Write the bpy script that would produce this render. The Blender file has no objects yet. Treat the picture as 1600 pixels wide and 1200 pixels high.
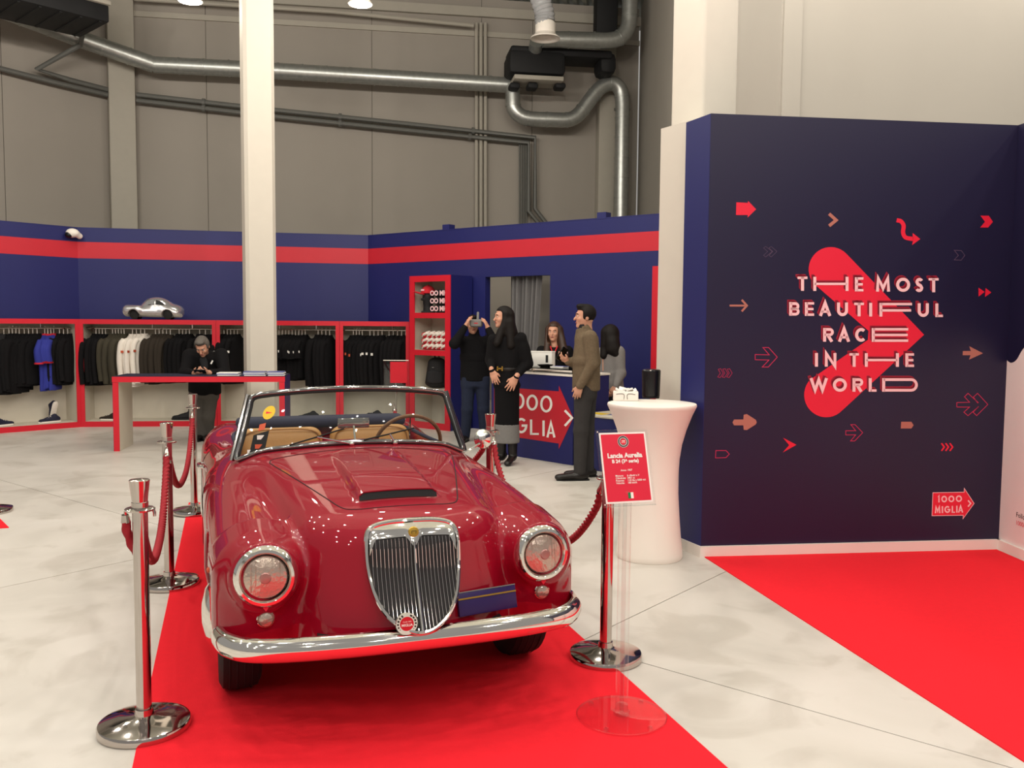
import bpy, bmesh, math, random
import numpy as np
from mathutils import Vector, Matrix
random.seed(7); np.random.seed(7)
S = bpy.context.scene
COL = S.collection
# ------------------------------------------------------------------ camera
FPX, CAMH, PITCH, ROLL = 1383.0, 1.6, math.atan(96 / 1383.0), 0.008
camM = Matrix.Rotation(math.pi / 2 - PITCH, 4, 'X') @ Matrix.Rotation(ROLL, 4, 'Z')
cd = bpy.data.cameras.new('camera'); cam = bpy.data.objects.new('camera', cd); COL.objects.link(cam)
cd.sensor_width = 36.0; cd.lens = FPX / 1600 * 36.0; cd.clip_start = 0.05; cd.clip_end = 200
cam.matrix_world = Matrix.Translation((0, 0, CAMH)) @ camM
S.camera = cam
# ------------------------------------------------------------------ light, exposure
S.view_settings.view_transform = 'Standard'; S.view_settings.look = 'None'
S.view_settings.exposure = 0.12; S.view_settings.gamma = 1.0; S.view_settings.use_curve_mapping = False
S.cycles.use_denoising = True
S.cycles.max_bounces = 8; S.cycles.transparent_max_bounces = 16
S.cycles.sample_clamp_indirect = 6.0
W = bpy.data.worlds.new('hall_ambient'); S.world = W; W.use_nodes = True
W.node_tree.nodes['Background'].inputs[0].default_value = (1.0, 0.96, 0.9, 1)
W.node_tree.nodes['Background'].inputs[1].default_value = 0.3
LAMP_Z = 6.0
LAMP_ROWS = [(10.4, (-6.4, -1.6, 0.6, 4.2, 6.6)), (8.2, (-7.0, -4.6, -2.2, 0.2, 2.6, 5.4)), (6.0, (-5.8, -3.4, -1.0, 1.4, 3.8, 6.2)), (3.8, (-7.0, -4.6, -2.2, 0.2, 2.6, 5.0)),
             (1.6, (-5.8, -3.4, -1.0, 1.4, 3.8, 6.2)), (-0.8, (-4.6, -2.2, 0.2, 2.6, 5.0)), (-3.4, (-5.8, -3.4, -1.0, 1.4, 3.8)), (-6.4, (-4.6, -1.5, 1.5, 4.6))]
LAMP_W = 88.0
def spot(x, y, z, watts, rad=0.07, ang=172):
    ld = bpy.data.lights.new('hall_spot', 'POINT'); ld.energy = watts; ld.shadow_soft_size = rad
    ld.color = (1.0, 0.93, 0.83)
    o = bpy.data.objects.new('hall_spot', ld); COL.objects.link(o); o.location = (x, y, z)
    return o
for yy, xs in LAMP_ROWS:
    for xx in xs: spot(xx, yy, LAMP_Z, LAMP_W)
# ------------------------------------------------------------------ helpers: rays of the photograph
M3 = np.array(camM.to_3x3())
def ray(u, v): return M3 @ np.array([(u - 800) / FPX, (600 - v) / FPX, -1.0])
CC = np.array([0, 0, CAMH])
def PZ(u, v, z=0.0):
    d = ray(u, v); return CC + d * ((z - CAMH) / d[2])
def PY(u, v, y):
    d = ray(u, v); return CC + d * (y / d[1])
def PP(u, v, p0, ang, off=0.0):                     # on a vertical plane through p0 running at angle ang
    n = np.array([-math.sin(ang), math.cos(ang), 0]); d = ray(u, v)
    return CC + d * ((n @ np.array([p0[0], p0[1], 0]) + off) / (n @ d))
# ------------------------------------------------------------------ materials
def lin(c):
    return tuple(((x / 255) / 12.92 if x / 255 <= 0.04045 else ((x / 255 + 0.055) / 1.055) ** 2.4) for x in c)
MATS = {}
def mat(name, rgb, rough=0.5, metal=0.0, coat=0.0, var=0.06, scale=8.0, bump=0.0, bscale=60.0, trans=0.0, emit=None, ior=1.45, spec=0.5, aniso=None, coat_rough=0.03):
    m = bpy.data.materials.new(name); m.use_nodes = True
    nt = m.node_tree; b = nt.nodes['Principled BSDF']
    c = lin(rgb)
    b.inputs['Base Color'].default_value = (*c, 1)
    b.inputs['Roughness'].default_value = rough; b.inputs['Metallic'].default_value = metal
    b.inputs['Coat Weight'].default_value = coat; b.inputs['Coat Roughness'].default_value = coat_rough
    b.inputs['Transmission Weight'].default_value = trans; b.inputs['IOR'].default_value = ior
    b.inputs['Specular IOR Level'].default_value = spec
    tc = nt.nodes.new('ShaderNodeTexCoord')
    if var:
        nz = nt.nodes.new('ShaderNodeTexNoise'); nz.inputs['Scale'].default_value = scale; nz.inputs['Detail'].default_value = 4
        nt.links.new(tc.outputs['Object'], nz.inputs['Vector'])
        mx = nt.nodes.new('ShaderNodeMix'); mx.data_type = 'RGBA'
        mx.inputs[6].default_value = (*[x * (1 - var) for x in c], 1); mx.inputs[7].default_value = (*[min(1, x * (1 + var)) for x in c], 1)
        nt.links.new(nz.outputs['Fac'], mx.inputs[0]); nt.links.new(mx.outputs[2], b.inputs['Base Color'])
    if bump:
        n2 = nt.nodes.new('ShaderNodeTexNoise'); n2.inputs['Scale'].default_value = bscale; n2.inputs['Detail'].default_value = 3
        nt.links.new(tc.outputs['Object'], n2.inputs['Vector'])
        bp = nt.nodes.new('ShaderNodeBump'); bp.inputs['Strength'].default_value = bump; bp.inputs['Distance'].default_value = 0.01
        nt.links.new(n2.outputs['Fac'], bp.inputs['Height']); nt.links.new(bp.outputs['Normal'], b.inputs['Normal'])
    if emit:
        b.inputs['Emission Color'].default_value = (*lin(emit[0]), 1); b.inputs['Emission Strength'].default_value = emit[1]
    MATS[name] = m
    return m
def thin_glass(name, tint=(235, 240, 238), refl=1.0):
    m = bpy.data.materials.new(name); m.use_nodes = True; nt = m.node_tree; nt.nodes.clear()
    out = nt.nodes.new('ShaderNodeOutputMaterial'); mx = nt.nodes.new('ShaderNodeMixShader')
    tr = nt.nodes.new('ShaderNodeBsdfTransparent'); gl = nt.nodes.new('ShaderNodeBsdfGlossy'); fr = nt.nodes.new('ShaderNodeFresnel')
    tr.inputs[0].default_value = (*lin(tint), 1); gl.inputs['Roughness'].default_value = 0.02; gl.inputs[0].default_value = (refl, refl, refl, 1)
    nt.nodes.remove(fr)
    lw = nt.nodes.new('ShaderNodeLayerWeight'); lw.inputs[0].default_value = 0.5
    pw_ = nt.nodes.new('ShaderNodeMath'); pw_.operation = 'POWER'; pw_.inputs[1].default_value = 5.0
    ma = nt.nodes.new('ShaderNodeMath'); ma.operation = 'MULTIPLY_ADD'; ma.inputs[1].default_value = 0.9; ma.inputs[2].default_value = 0.04
    nt.links.new(lw.outputs['Facing'], pw_.inputs[0]); nt.links.new(pw_.outputs[0], ma.inputs[0]); nt.links.new(ma.outputs[0], mx.inputs[0])
    nt.links.new(tr.outputs[0], mx.inputs[1]); nt.links.new(gl.outputs[0], mx.inputs[2])
    nt.links.new(mx.outputs[0], out.inputs[0]); MATS[name] = m
    return m
mat('carpet', (232, 36, 48), 0.95, bump=0.25, bscale=260, var=0.05, scale=30, spec=0.15)
mat('paint', (142, 6, 32), 0.5, coat=1.0, spec=0.08, var=0.02, coat_rough=0.02)
mat('chrome', (232, 228, 222), 0.06, 1.0, var=0.02)
mat('steel', (196, 188, 182), 0.07, 1.0, var=0.03)
mat('galvanised', (178, 180, 176), 0.36, 0.75, var=0.25, scale=14)
mat('pipe', (104, 104, 100), 0.5, 0.2, var=0.1)
mat('blue_wall', (25, 29, 92), 0.5, var=0.05, scale=3)
mat('blue_panel', (27, 23, 54), 0.42, var=0.06, scale=2)
mat('red_stripe', (192, 32, 48), 0.5, var=0.04)
mat('red_edge', (204, 24, 44), 0.45, var=0.04)
mat('print_red', (226, 28, 58), 0.5, var=0.02)
mat('print_shadow', (158, 28, 54), 0.5, var=0.02)
mat('print_pink', (246, 202, 206), 0.5, var=0.02)
mat('print_tan', (176, 112, 98), 0.5, var=0.02)
mat('print_grey', (84, 66, 92), 0.5, var=0.02)
mat('print_line', (190, 40, 84), 0.5, var=0.02)
mat('hall_wall', (156, 149, 140), 0.85, var=0.05, scale=1.2)
mat('hall_trim', (172, 166, 154), 0.7, var=0.05)
mat('ceiling_sheet', (160, 162, 152), 0.6, 0.2, var=0.1)
mat('white_column', (204, 197, 185), 0.6, var=0.03)
mat('white_wall', (164, 158, 149), 0.8, var=0.03, scale=2)
mat('white_trim', (235, 228, 220), 0.4, var=0.02)
mat('white_plastic', (240, 232, 222), 0.45, var=0.02)
mat('white_paper', (240, 238, 232), 0.7, var=0.02)
mat('unit_white', (206, 198, 182), 0.6, var=0.03)
mat('black_plastic', (16, 16, 18), 0.25, var=0.05)
mat('black_matt', (20, 20, 22), 0.7, var=0.1)
mat('rubber', (18, 17, 17), 0.75, var=0.1)
mat('tan_leather', (176, 128, 72), 0.45, var=0.08, scale=20, bump=0.1)
mat('navy_fabric', (26, 28, 52), 0.75, var=0.08)
mat('dark_interior', (28, 22, 22), 0.6, var=0.1)
mat('wood', (120, 82, 52), 0.35, var=0.25, scale=14)
mat('gold', (196, 160, 70), 0.3, 0.9, var=0.04)
mat('plate_blue', (42, 28, 84), 0.3, var=0.03)
mat('grey_fabric', (120, 118, 116), 0.85, var=0.12, scale=40, bump=0.2, bscale=120)
mat('curtain', (112, 110, 110), 0.9, var=0.08, scale=20)
mat('skin', (205, 150, 124), 0.5, var=0.05, scale=20)
mat('skin_dark', (168, 116, 92), 0.5, var=0.05, scale=20)
mat('lips', (150, 72, 68), 0.45, var=0.03)
mat('eye_dark', (28, 20, 18), 0.25, var=0.0)
mat('hair_black', (20, 15, 13), 0.62, spec=0.25, var=0.3, scale=60)
mat('hair_brown', (58, 38, 27), 0.45, var=0.35, scale=50)
mat('hair_grey', (92, 86, 80), 0.6, var=0.35, scale=60)
mat('black_wool', (17, 16, 18), 0.9, var=0.15, scale=40, spec=0.2)
mat('charcoal', (42, 42, 44), 0.9, var=0.15, scale=30, spec=0.2)
mat('brown_knit', (110, 95, 76), 0.95, var=0.25, scale=50, bump=0.5, bscale=90, spec=0.2)
mat('denim', (38, 44, 62), 0.9, var=0.2, scale=25, spec=0.2)
mat('grey_trouser', (84, 81, 77), 0.9, var=0.12, scale=25, spec=0.2)
mat('dark_trouser', (58, 56, 56), 0.9, var=0.12, scale=25, spec=0.2)
mat('light_grey_knit', (128, 124, 122), 0.95, var=0.1, scale=40, spec=0.2)
mat('black_leather', (22, 18, 17), 0.35, var=0.1)
mat('olive_cloth', (62, 58, 48), 0.9, var=0.15, spec=0.2)
mat('brown_cloth', (50, 44, 38), 0.9, var=0.15, spec=0.2)
mat('white_cloth', (226, 218, 208), 0.85, var=0.05)
mat('royal_cloth', (40, 48, 138), 0.85, var=0.1)
mat('red_cloth', (196, 28, 44), 0.85, var=0.1)
mat('orange_mark', (206, 92, 62), 0.7, var=0.05)
mat('silver_paint', (196, 194, 196), 0.22, 0.7, coat=0.6, var=0.02)
mat('flag_green', (20, 120, 66), 0.5, var=0.02)
mat('yellow_mark', (226, 190, 40), 0.5, var=0.05)
mat('catalog_blue', (96, 104, 160), 0.4, var=0.1)
mat('lamp_glow', (255, 244, 224), 0.5, var=0.0, emit=((255, 240, 214), 14.0))
mat('lamp_lens', (196, 182, 168), 0.12, 0.7, var=0.12, scale=30, bump=0.35, bscale=70)
thin_glass('glass'); thin_glass('acrylic_sheet', (253, 254, 254)); thin_glass('acrylic', (246, 248, 248)); thin_glass('smoke_glass', (150, 152, 150))
mat('translucent_hose', (205, 206, 208), 0.2, trans=0.45, var=0.1, scale=20)
# ------------------------------------------------------------------ object helpers
def props(o, label=None, cat=None, group=None, kind=None):
    if label: o['label'] = label
    if cat: o['category'] = cat
    if group: o['group'] = group
    if kind: o['kind'] = kind
    return o
def empty(name, loc, label=None, cat=None, group=None, rotz=0.0, kind=None):
    o = bpy.data.objects.new(name, None); COL.objects.link(o); o.location = loc; o.rotation_euler = (0, 0, rotz)
    o.empty_display_size = 0.1
    return props(o, label, cat, group, kind)
def link(name, me, m, parent=None):
    if isinstance(m, str): m = MATS[m]
    if m is not None and not me.materials: me.materials.append(m)
    o = bpy.data.objects.new(name, me); COL.objects.link(o)
    if parent is not None:
        o.parent = parent
        if parent.name in WORLD: o.matrix_parent_inverse = WORLD[parent.name]
    return o
WORLD = {}
def wroot(name, loc, label=None, cat=None, group=None, kind=None):    # a thing whose parts are modelled in hall coordinates
    o = empty(name, loc, label, cat, group, 0.0, kind)
    WORLD[o.name] = Matrix.Translation(loc).inverted()
    return o
class MB:
    def __init__(s): s.v = []; s.f = []
    def add(s, vs, fs):
        k = len(s.v); s.v += [tuple(map(float, p)) for p in vs]; s.f += [tuple(i + k for i in f) for f in fs]; return s
    def box(s, c, d, rz=0.0, R=None, taper=1.0):
        x, y, z = d[0] / 2, d[1] / 2, d[2] / 2
        P = [(-x, -y, -z), (x, -y, -z), (x, y, -z), (-x, y, -z), (-x * taper, -y * taper, z), (x * taper, -y * taper, z), (x * taper, y * taper, z), (-x * taper, y * taper, z)]
        if R is None: R = Matrix.Rotation(rz, 3, 'Z')
        P = [R @ Vector(p) + Vector(c) for p in P]
        return s.add(P, [(0, 3, 2, 1), (4, 5, 6, 7), (0, 1, 5, 4), (1, 2, 6, 5), (2, 3, 7, 6), (3, 0, 4, 7)])
    def prism(s, poly, z0, z1):                      # polygon in plan, counter-clockwise
        n = len(poly)
        vs = [(p[0], p[1], z0) for p in poly] + [(p[0], p[1], z1) for p in poly]
        return s.add(vs, [tuple(range(n - 1, -1, -1)), tuple(range(n, 2 * n))] + [(i, (i + 1) % n, n + (i + 1) % n, n + i) for i in range(n)])
    def plate(s, pts, nrm, t):                       # planar polygon given a thickness along nrm
        n = len(pts); nrm = np.array(nrm, float)
        vs = [np.array(p, float) for p in pts] + [np.array(p, float) + nrm * t for p in pts]
        return s.add(vs, [tuple(range(n - 1, -1, -1)), tuple(range(n, 2 * n))] + [(i, (i + 1) % n, n + (i + 1) % n, n + i) for i in range(n)])
    def lathe(s, prof, n=32, M=None, a0=0.0, a1=2 * math.pi):   # profile of (r, z)
        full = abs(a1 - a0 - 2 * math.pi) < 1e-6; m = n if full else n + 1
        vs = []
        for i in range(m):
            a = a0 + (a1 - a0) * i / n
            vs += [Vector((r * math.cos(a), r * math.sin(a), z)) for r, z in prof]
        if M is not None: vs = [M @ v for v in vs]
        k = len(prof); fs = []
        for i in range(n):
            j = (i + 1) % m
            for q in range(k - 1): fs.append((i * k + q, j * k + q, j * k + q + 1, i * k + q + 1))
        return s.add(vs, fs)
    def tube(s, pts, r, n=10, closed=False, twist=None, caps=True):
        P = [np.array(p, float) for p in pts]; m = len(P)
        rr = r if hasattr(r, '__len__') else [r] * m
        T = []
        for i in range(m):
            a = P[i - 1] if (i > 0 or closed) else P[i]; b = P[(i + 1) % m] if (i < m - 1 or closed) else P[i]
            t = b - a; T.append(t / (np.linalg.norm(t) + 1e-12))
        up = np.array([0, 0, 1.0])
        if abs(T[0] @ up) > 0.9: up = np.array([1.0, 0, 0])
        N = np.cross(T[0], up); N /= np.linalg.norm(N); L = 0; vs = []
        for i in range(m):
            N = N - (N @ T[i]) * T[i]; N /= np.linalg.norm(N) + 1e-12; B = np.cross(T[i], N)
            if i: L += np.linalg.norm(P[i] - P[i - 1])
            for k in range(n):
                a = 2 * math.pi * k / n
                q = rr[i] * (1 if twist is None else 1 + twist[0] * math.cos(twist[1] * a - twist[2] * L))
                vs.append(P[i] + q * (math.cos(a) * N + math.sin(a) * B))
        fs = []
        for i in range(m if closed else m - 1):
            j = (i + 1) % m
            for k in range(n): fs.append((i * n + k, i * n + (k + 1) % n, j * n + (k + 1) % n, j * n + k))
        if caps and not closed: fs += [tuple(range(n - 1, -1, -1)), tuple((m - 1) * n + k for k in range(n))]
        return s.add(vs, fs)
    def sphere(s, c, r, n=14, m=9, R=None):
        r = r if hasattr(r, '__len__') else (r, r, r)
        vs = []; fs = []
        for j in range(m + 1):
            t = math.pi * j / m
            for i in range(n):
                a = 2 * math.pi * i / n
                p = Vector((r[0] * math.sin(t) * math.cos(a), r[1] * math.sin(t) * math.sin(a), r[2] * math.cos(t)))
                if R is not None: p = R @ p
                vs.append(p + Vector(c))
        for j in range(m):
            for i in range(n): fs.append((j * n + i, (j + 1) * n + i, (j + 1) * n + (i + 1) % n, j * n + (i + 1) % n))
        return s.add(vs, fs)
    def mesh(s, name, sharp=35, bevel=0.0, seg=2, merge=True):
        me = bpy.data.meshes.new(name); me.from_pydata(s.v, [], s.f)
        bm = bmesh.new(); bm.from_mesh(me)
        if merge: bmesh.ops.remove_doubles(bm, verts=bm.verts, dist=1e-6)
        bmesh.ops.dissolve_degenerate(bm, edges=bm.edges, dist=1e-7)
        bmesh.ops.recalc_face_normals(bm, faces=bm.faces)
        if bevel:
            es = [e for e in bm.edges if len(e.link_faces) == 2 and e.calc_face_angle(0) > 0.6]
            bmesh.ops.bevel(bm, geom=es, offset=bevel, segments=seg, profile=0.5, affect='EDGES', clamp_overlap=True)
        bm.to_mesh(me); bm.free()
        me.polygons.foreach_set('use_smooth', [True] * len(me.polygons))
        me.set_sharp_from_angle(angle=math.radians(sharp))
        return me
    def obj(s, name, m, parent=None, sharp=35, bevel=0.0, seg=2):
        return link(name, s.mesh(name, sharp, bevel, seg), m, parent)
def dup(o, parent=None):
    c = o.copy(); COL.objects.link(c)
    if parent is not None: c.parent = parent
    return c
def dup_tree(root, loc=None, rotz=None, label=None, group=None):
    r = dup(root)
    if loc is not None: r.location = loc
    if rotz is not None: r.rotation_euler = (0, 0, rotz)
    if label: r['label'] = label
    if group: r['group'] = group
    for ch in list(root.children):
        c = dup(ch, r)
        for g in list(ch.children): dup(g, c)
    return r
def spline(pts, n=8, closed=False):
    P = [np.array(p, float) for p in pts]; m = len(P); out = []
    rng = range(m if closed else m - 1)
    for i in rng:
        p1, p2 = P[i], P[(i + 1) % m]
        p0 = P[i - 1] if (i > 0 or closed) else 2 * p1 - p2
        p3 = P[(i + 2) % m] if (i + 2 < m or closed) else 2 * p2 - p1
        for k in range(n):
            t = k / n
            out.append(0.5 * ((2 * p1) + (-p0 + p2) * t + (2 * p0 - 5 * p1 + 4 * p2 - p3) * t * t + (-p0 + 3 * p1 - 3 * p2 + p3) * t ** 3))
    if not closed: out.append(P[-1])
    return out
def text_mesh(txt, size, align='CENTER', bold=0.0, res=3):
    c = bpy.data.curves.new('lettering', 'FONT'); c.body = txt; c.size = size; c.align_x = align; c.align_y = 'CENTER'
    c.offset = bold; c.resolution_u = res
    o = bpy.data.objects.new('lettering', c); COL.objects.link(o)
    dg = bpy.context.evaluated_depsgraph_get(); me = bpy.data.meshes.new_from_object(o.evaluated_get(dg))
    bpy.data.objects.remove(o); bpy.data.curves.remove(c)
    me.materials.clear()
    return me
def place_text(txt, size, m, parent, org, right, up, align='CENTER', bold=0.0, sx=1.0, name='lettering', off=0.0012):
    me = text_mesh(txt, size, align, bold)
    r = Vector(right).normalized(); u = Vector(up).normalized(); n = r.cross(u)
    T = Matrix(((r.x * sx, u.x, n.x, 0), (r.y * sx, u.y, n.y, 0), (r.z * sx, u.z, n.z, 0), (0, 0, 0, 1)))
    me.transform(Matrix.Translation(Vector(org) + n * off) @ T)
    return link(name, me, m, parent)
def ribbon(pts, w, closed=False):                    # mitred flat stroke in 2-D -> quads
    P = [np.array(p, float) for p in pts]; n = len(P); L = []; Rr = []
    for i in range(n):
        a = P[i - 1] if (i > 0 or closed) else None; b = P[(i + 1) % n] if (i < n - 1 or closed) else None
        d1 = (P[i] - a) / (np.linalg.norm(P[i] - a) + 1e-9) if a is not None else None
        d2 = (b - P[i]) / (np.linalg.norm(b - P[i]) + 1e-9) if b is not None else None
        if d1 is None: d1 = d2
        if d2 is None: d2 = d1
        n1 = np.array([-d1[1], d1[0]]); n2 = np.array([-d2[1], d2[0]]); mm = n1 + n2; mm /= np.linalg.norm(mm) + 1e-9
        k = w / 2 / max(0.35, mm @ n1)
        L.append(P[i] + mm * k); Rr.append(P[i] - mm * k)
    vs = L + Rr; fs = []
    for i in range(n if closed else n - 1):
        j = (i + 1) % n; fs.append((i, j, n + j, n + i))
    return vs, fs
# ------------------------------------------------------------------ signed-distance modelling (smooth solid bodies)
def sminf(a, b, k):
    if k <= 0: return np.minimum(a, b)
    h = np.maximum(k - np.abs(a - b), 0) / k
    return np.minimum(a, b) - h * h * k * 0.25
def smaxf(a, b, k): return -sminf(-a, -b, k)
def sstep(a, b, x):
    t = np.clip((x - a) / (b - a), 0, 1); return t * t * (3 - 2 * t)
def nets(F, o, h):
    s = F < 0; nx, ny, nz = F.shape
    c = np.zeros((nx - 1, ny - 1, nz - 1), np.int8)
    for a in (0, 1):
        for b in (0, 1):
            for d in (0, 1): c += s[a:nx - 1 + a, b:ny - 1 + b, d:nz - 1 + d]
    act = (c > 0) & (c < 8); ids = np.argwhere(act)
    idx = np.full(act.shape, -1, np.int64); idx[act] = np.arange(len(ids))
    i, j, k = ids.T; acc = np.zeros((len(ids), 3)); cnt = np.zeros(len(ids))
    cor = [(a, b, d) for a in (0, 1) for b in (0, 1) for d in (0, 1)]
    for p in cor:
        for ax in range(3):
            if p[ax] == 0:
                q = list(p); q[ax] = 1
                fa = F[i + p[0], j + p[1], k + p[2]]; fb = F[i + q[0], j + q[1], k + q[2]]
                m = (fa < 0) != (fb < 0)
                t = np.where(m, fa / np.where(m, fa - fb, 1), 0)
                e = np.zeros(3); e[ax] = 1
                pos = np.array(p)[None, :] + t[:, None] * e[None, :]
                acc[m] += pos[m]; cnt[m] += 1
    v = (ids + acc / cnt[:, None]) * h + np.array(o)
    faces = []
    for ax in range(3):
        sl = [slice(1, -1)] * 3; sl[ax] = slice(0, -1); A = s[tuple(sl)]
        sl2 = [slice(1, -1)] * 3; sl2[ax] = slice(1, None); Bb = s[tuple(sl2)]
        I = np.argwhere(A != Bb); fl = A[A != Bb]
        for q in range(3):
            if q != ax: I[:, q] += 1
        b, d = [q for q in range(3) if q != ax]
        if ax == 1: b, d = d, b
        def cell(db, dd):
            J = I.copy(); J[:, b] += db; J[:, d] += dd; return idx[J[:, 0], J[:, 1], J[:, 2]]
        Q = np.stack([cell(-1, -1), cell(0, -1), cell(0, 0), cell(-1, 0)], 1)
        Q[~fl] = Q[~fl][:, ::-1]
        faces.append(Q)
    return v, np.concatenate(faces)
def np_mesh(name, v, q, smooth=True):
    me = bpy.data.meshes.new(name); n = q.shape[1]
    me.vertices.add(len(v)); me.vertices.foreach_set('co', np.asarray(v, np.float32).ravel())
    me.loops.add(q.size); me.loops.foreach_set('vertex_index', q.astype(np.int32).ravel())
    me.polygons.add(len(q)); me.polygons.foreach_set('loop_start', np.arange(0, q.size, n, dtype=np.int32))
    me.polygons.foreach_set('use_smooth', np.ones(len(q), bool) if smooth else np.zeros(len(q), bool))
    me.update(calc_edges=True); me.validate()
    return me
class SDF:
    def __init__(s): s.p = []
    def _a(s, fn, lo, hi, k, op): s.p.append((fn, np.array(lo, float), np.array(hi, float), k, op)); return s
    def cap(s, a, b, ra, rb=None, k=0.02, op='u'):
        a = np.array(a, float); b = np.array(b, float); rb = ra if rb is None else rb
        d = b - a; dd = d @ d + 1e-12; R = max(ra, rb)
        def fn(X, Y, Z):
            x, y, z = X - a[0], Y - a[1], Z - a[2]
            t = np.clip((x * d[0] + y * d[1] + z * d[2]) / dd, 0, 1)
            return np.sqrt((x - t * d[0]) ** 2 + (y - t * d[1]) ** 2 + (z - t * d[2]) ** 2) - (ra + (rb - ra) * t)
        return s._a(fn, np.minimum(a, b) - R, np.maximum(a, b) + R, k, op)
    def ell(s, c, r, R=None, k=0.02, op='u'):
        c = np.array(c, float); r = np.array(r, float); R = np.eye(3) if R is None else np.array(R, float)   # columns: axes
        def fn(X, Y, Z):
            x, y, z = X - c[0], Y - c[1], Z - c[2]
            q = [(x * R[0, i] + y * R[1, i] + z * R[2, i]) / r[i] for i in range(3)]
            k0 = np.sqrt(q[0] ** 2 + q[1] ** 2 + q[2] ** 2); k1 = np.sqrt((q[0] / r[0]) ** 2 + (q[1] / r[1]) ** 2 + (q[2] / r[2]) ** 2) + 1e-9
            return k0 * (k0 - 1) / k1
        e = np.sqrt(((R * r[None, :]) ** 2).sum(1))
        return s._a(fn, c - e, c + e, k, op)
    def econe(s, a, b, side, ra, rb, k=0.03, op='u', rnd=0.05):   # limb or trunk of elliptic section; ra = (half width along side, half depth)
        a = np.array(a, float); b = np.array(b, float); d = b - a; L = np.linalg.norm(d); d /= L
        sd = np.array(side, float); sd = sd - (sd @ d) * d; sd /= np.linalg.norm(sd); fd = np.cross(d, sd)
        def fn(X, Y, Z):
            x, y, z = X - a[0], Y - a[1], Z - a[2]
            l = x * d[0] + y * d[1] + z * d[2]; t = np.clip(l / L, 0, 1)
            w = ra[0] + (rb[0] - ra[0]) * t; q = ra[1] + (rb[1] - ra[1]) * t
            u = (x * sd[0] + y * sd[1] + z * sd[2]) / w; v = (x * fd[0] + y * fd[1] + z * fd[2]) / q
            o = np.maximum(np.maximum(-l, l - L), 0) / rnd
            return (np.sqrt(u * u + v * v + o * o) - 1) * np.minimum(np.minimum(w, q), rnd)
        R = max(ra[0], ra[1], rb[0], rb[1])
        return s._a(fn, np.minimum(a, b) - R, np.maximum(a, b) + R, k, op)
    def box(s, c, half, R=None, rnd=0.01, k=0.01, op='u'):
        c = np.array(c, float); hf = np.array(half, float) - rnd; R = np.eye(3) if R is None else np.array(R, float)
        def fn(X, Y, Z):
            x, y, z = X - c[0], Y - c[1], Z - c[2]
            q = [np.abs(x * R[0, i] + y * R[1, i] + z * R[2, i]) - hf[i] for i in range(3)]
            return np.sqrt(sum(np.maximum(t, 0) ** 2 for t in q)) + np.minimum(np.maximum(np.maximum(q[0], q[1]), q[2]), 0) - rnd
        e = np.sqrt(((R * (hf + rnd)[None, :]) ** 2).sum(1))
        return s._a(fn, c - e, c + e, k, op)
    def mesh(s, name, h):
        U = [p for p in s.p if p[4] == 'u']
        lo = np.min([p[1] for p in U], 0) - 3 * h; hi = np.max([p[2] for p in U], 0) + 3 * h
        n = np.ceil((hi - lo) / h).astype(int) + 1
        F = np.full(n, 0.5, np.float32)
        ax = [lo[i] + h * np.arange(n[i]) for i in range(3)]
        for fn, l, u, k, op in s.p:
            pad = max(k, 0) + 2.5 * h
            i0 = np.clip(np.floor((l - pad - lo) / h).astype(int), 0, n); i1 = np.clip(np.ceil((u + pad - lo) / h).astype(int) + 1, 0, n)
            if (i1 <= i0).any(): continue
            sl = tuple(slice(a, b) for a, b in zip(i0, i1))
            X = ax[0][sl[0]][:, None, None]; Y = ax[1][sl[1]][None, :, None]; Z = ax[2][sl[2]][None, None, :]
            D = fn(X, Y, Z)
            F[sl] = sminf(F[sl], D, k) if op == 'u' else smaxf(F[sl], -D, k)
        v, q = nets(F, lo, h)
        return np_mesh(name, v, q)
    def obj(s, name, m, parent, h, center=None):
        me = s.mesh(name, h)
        return link(name, me, m, parent)
# ================================================================== THE HALL
def struct(o): o['kind'] = 'structure'; return o
GA = math.radians(51.0)                              # direction of the saw cuts in the concrete
e1 = np.array([math.cos(GA), math.sin(GA)]); e2 = np.array([-math.sin(GA), math.cos(GA)])
# floor: concrete slabs with recessed saw-cut joints
m = mat('concrete', (206, 197, 184), 0.38, var=0.0)
nt = m.node_tree; b = nt.nodes['Principled BSDF']
tc = nt.nodes.new('ShaderNodeTexCoord')
def noise(scale, det, dist=0.0):
    n = nt.nodes.new('ShaderNodeTexNoise'); n.inputs['Scale'].default_value = scale; n.inputs['Detail'].default_value = det
    n.inputs['Distortion'].default_value = dist; nt.links.new(tc.outputs['Object'], n.inputs['Vector']); return n
def ramp(n, stops):
    r = nt.nodes.new('ShaderNodeValToRGB'); el = r.color_ramp.elements
    for i, (p, c) in enumerate(stops):
        e = el[i] if i < 2 else el.new(p)
        e.position = p; e.color = (*lin(c), 1)
    nt.links.new(n.outputs['Fac'], r.inputs[0]); return r
n1 = ramp(noise(0.9, 6, 1.2), [(0.34, (193, 188, 180)), (0.5, (204, 199, 191)), (0.66, (211, 206, 199))])
n2 = ramp(noise(1.7, 9, 1.2), [(0.36, (190, 184, 174)), (0.47, (255, 255, 255)), (0.8, (255, 255, 255))])
mx = nt.nodes.new('ShaderNodeMix'); mx.data_type = 'RGBA'; mx.blend_type = 'MULTIPLY'; mx.inputs[0].default_value = 0.28
nt.links.new(n1.outputs[0], mx.inputs[6]); nt.links.new(n2.outputs[0], mx.inputs[7]); nt.links.new(mx.outputs[2], b.inputs['Base Color'])
rr = nt.nodes.new('ShaderNodeMapRange'); rr.inputs[3].default_value = 0.32; rr.inputs[4].default_value = 0.55
nt.links.new(noise(2.0, 5).outputs['Fac'], rr.inputs[0]); nt.links.new(rr.outputs[0], b.inputs['Roughness'])
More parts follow.
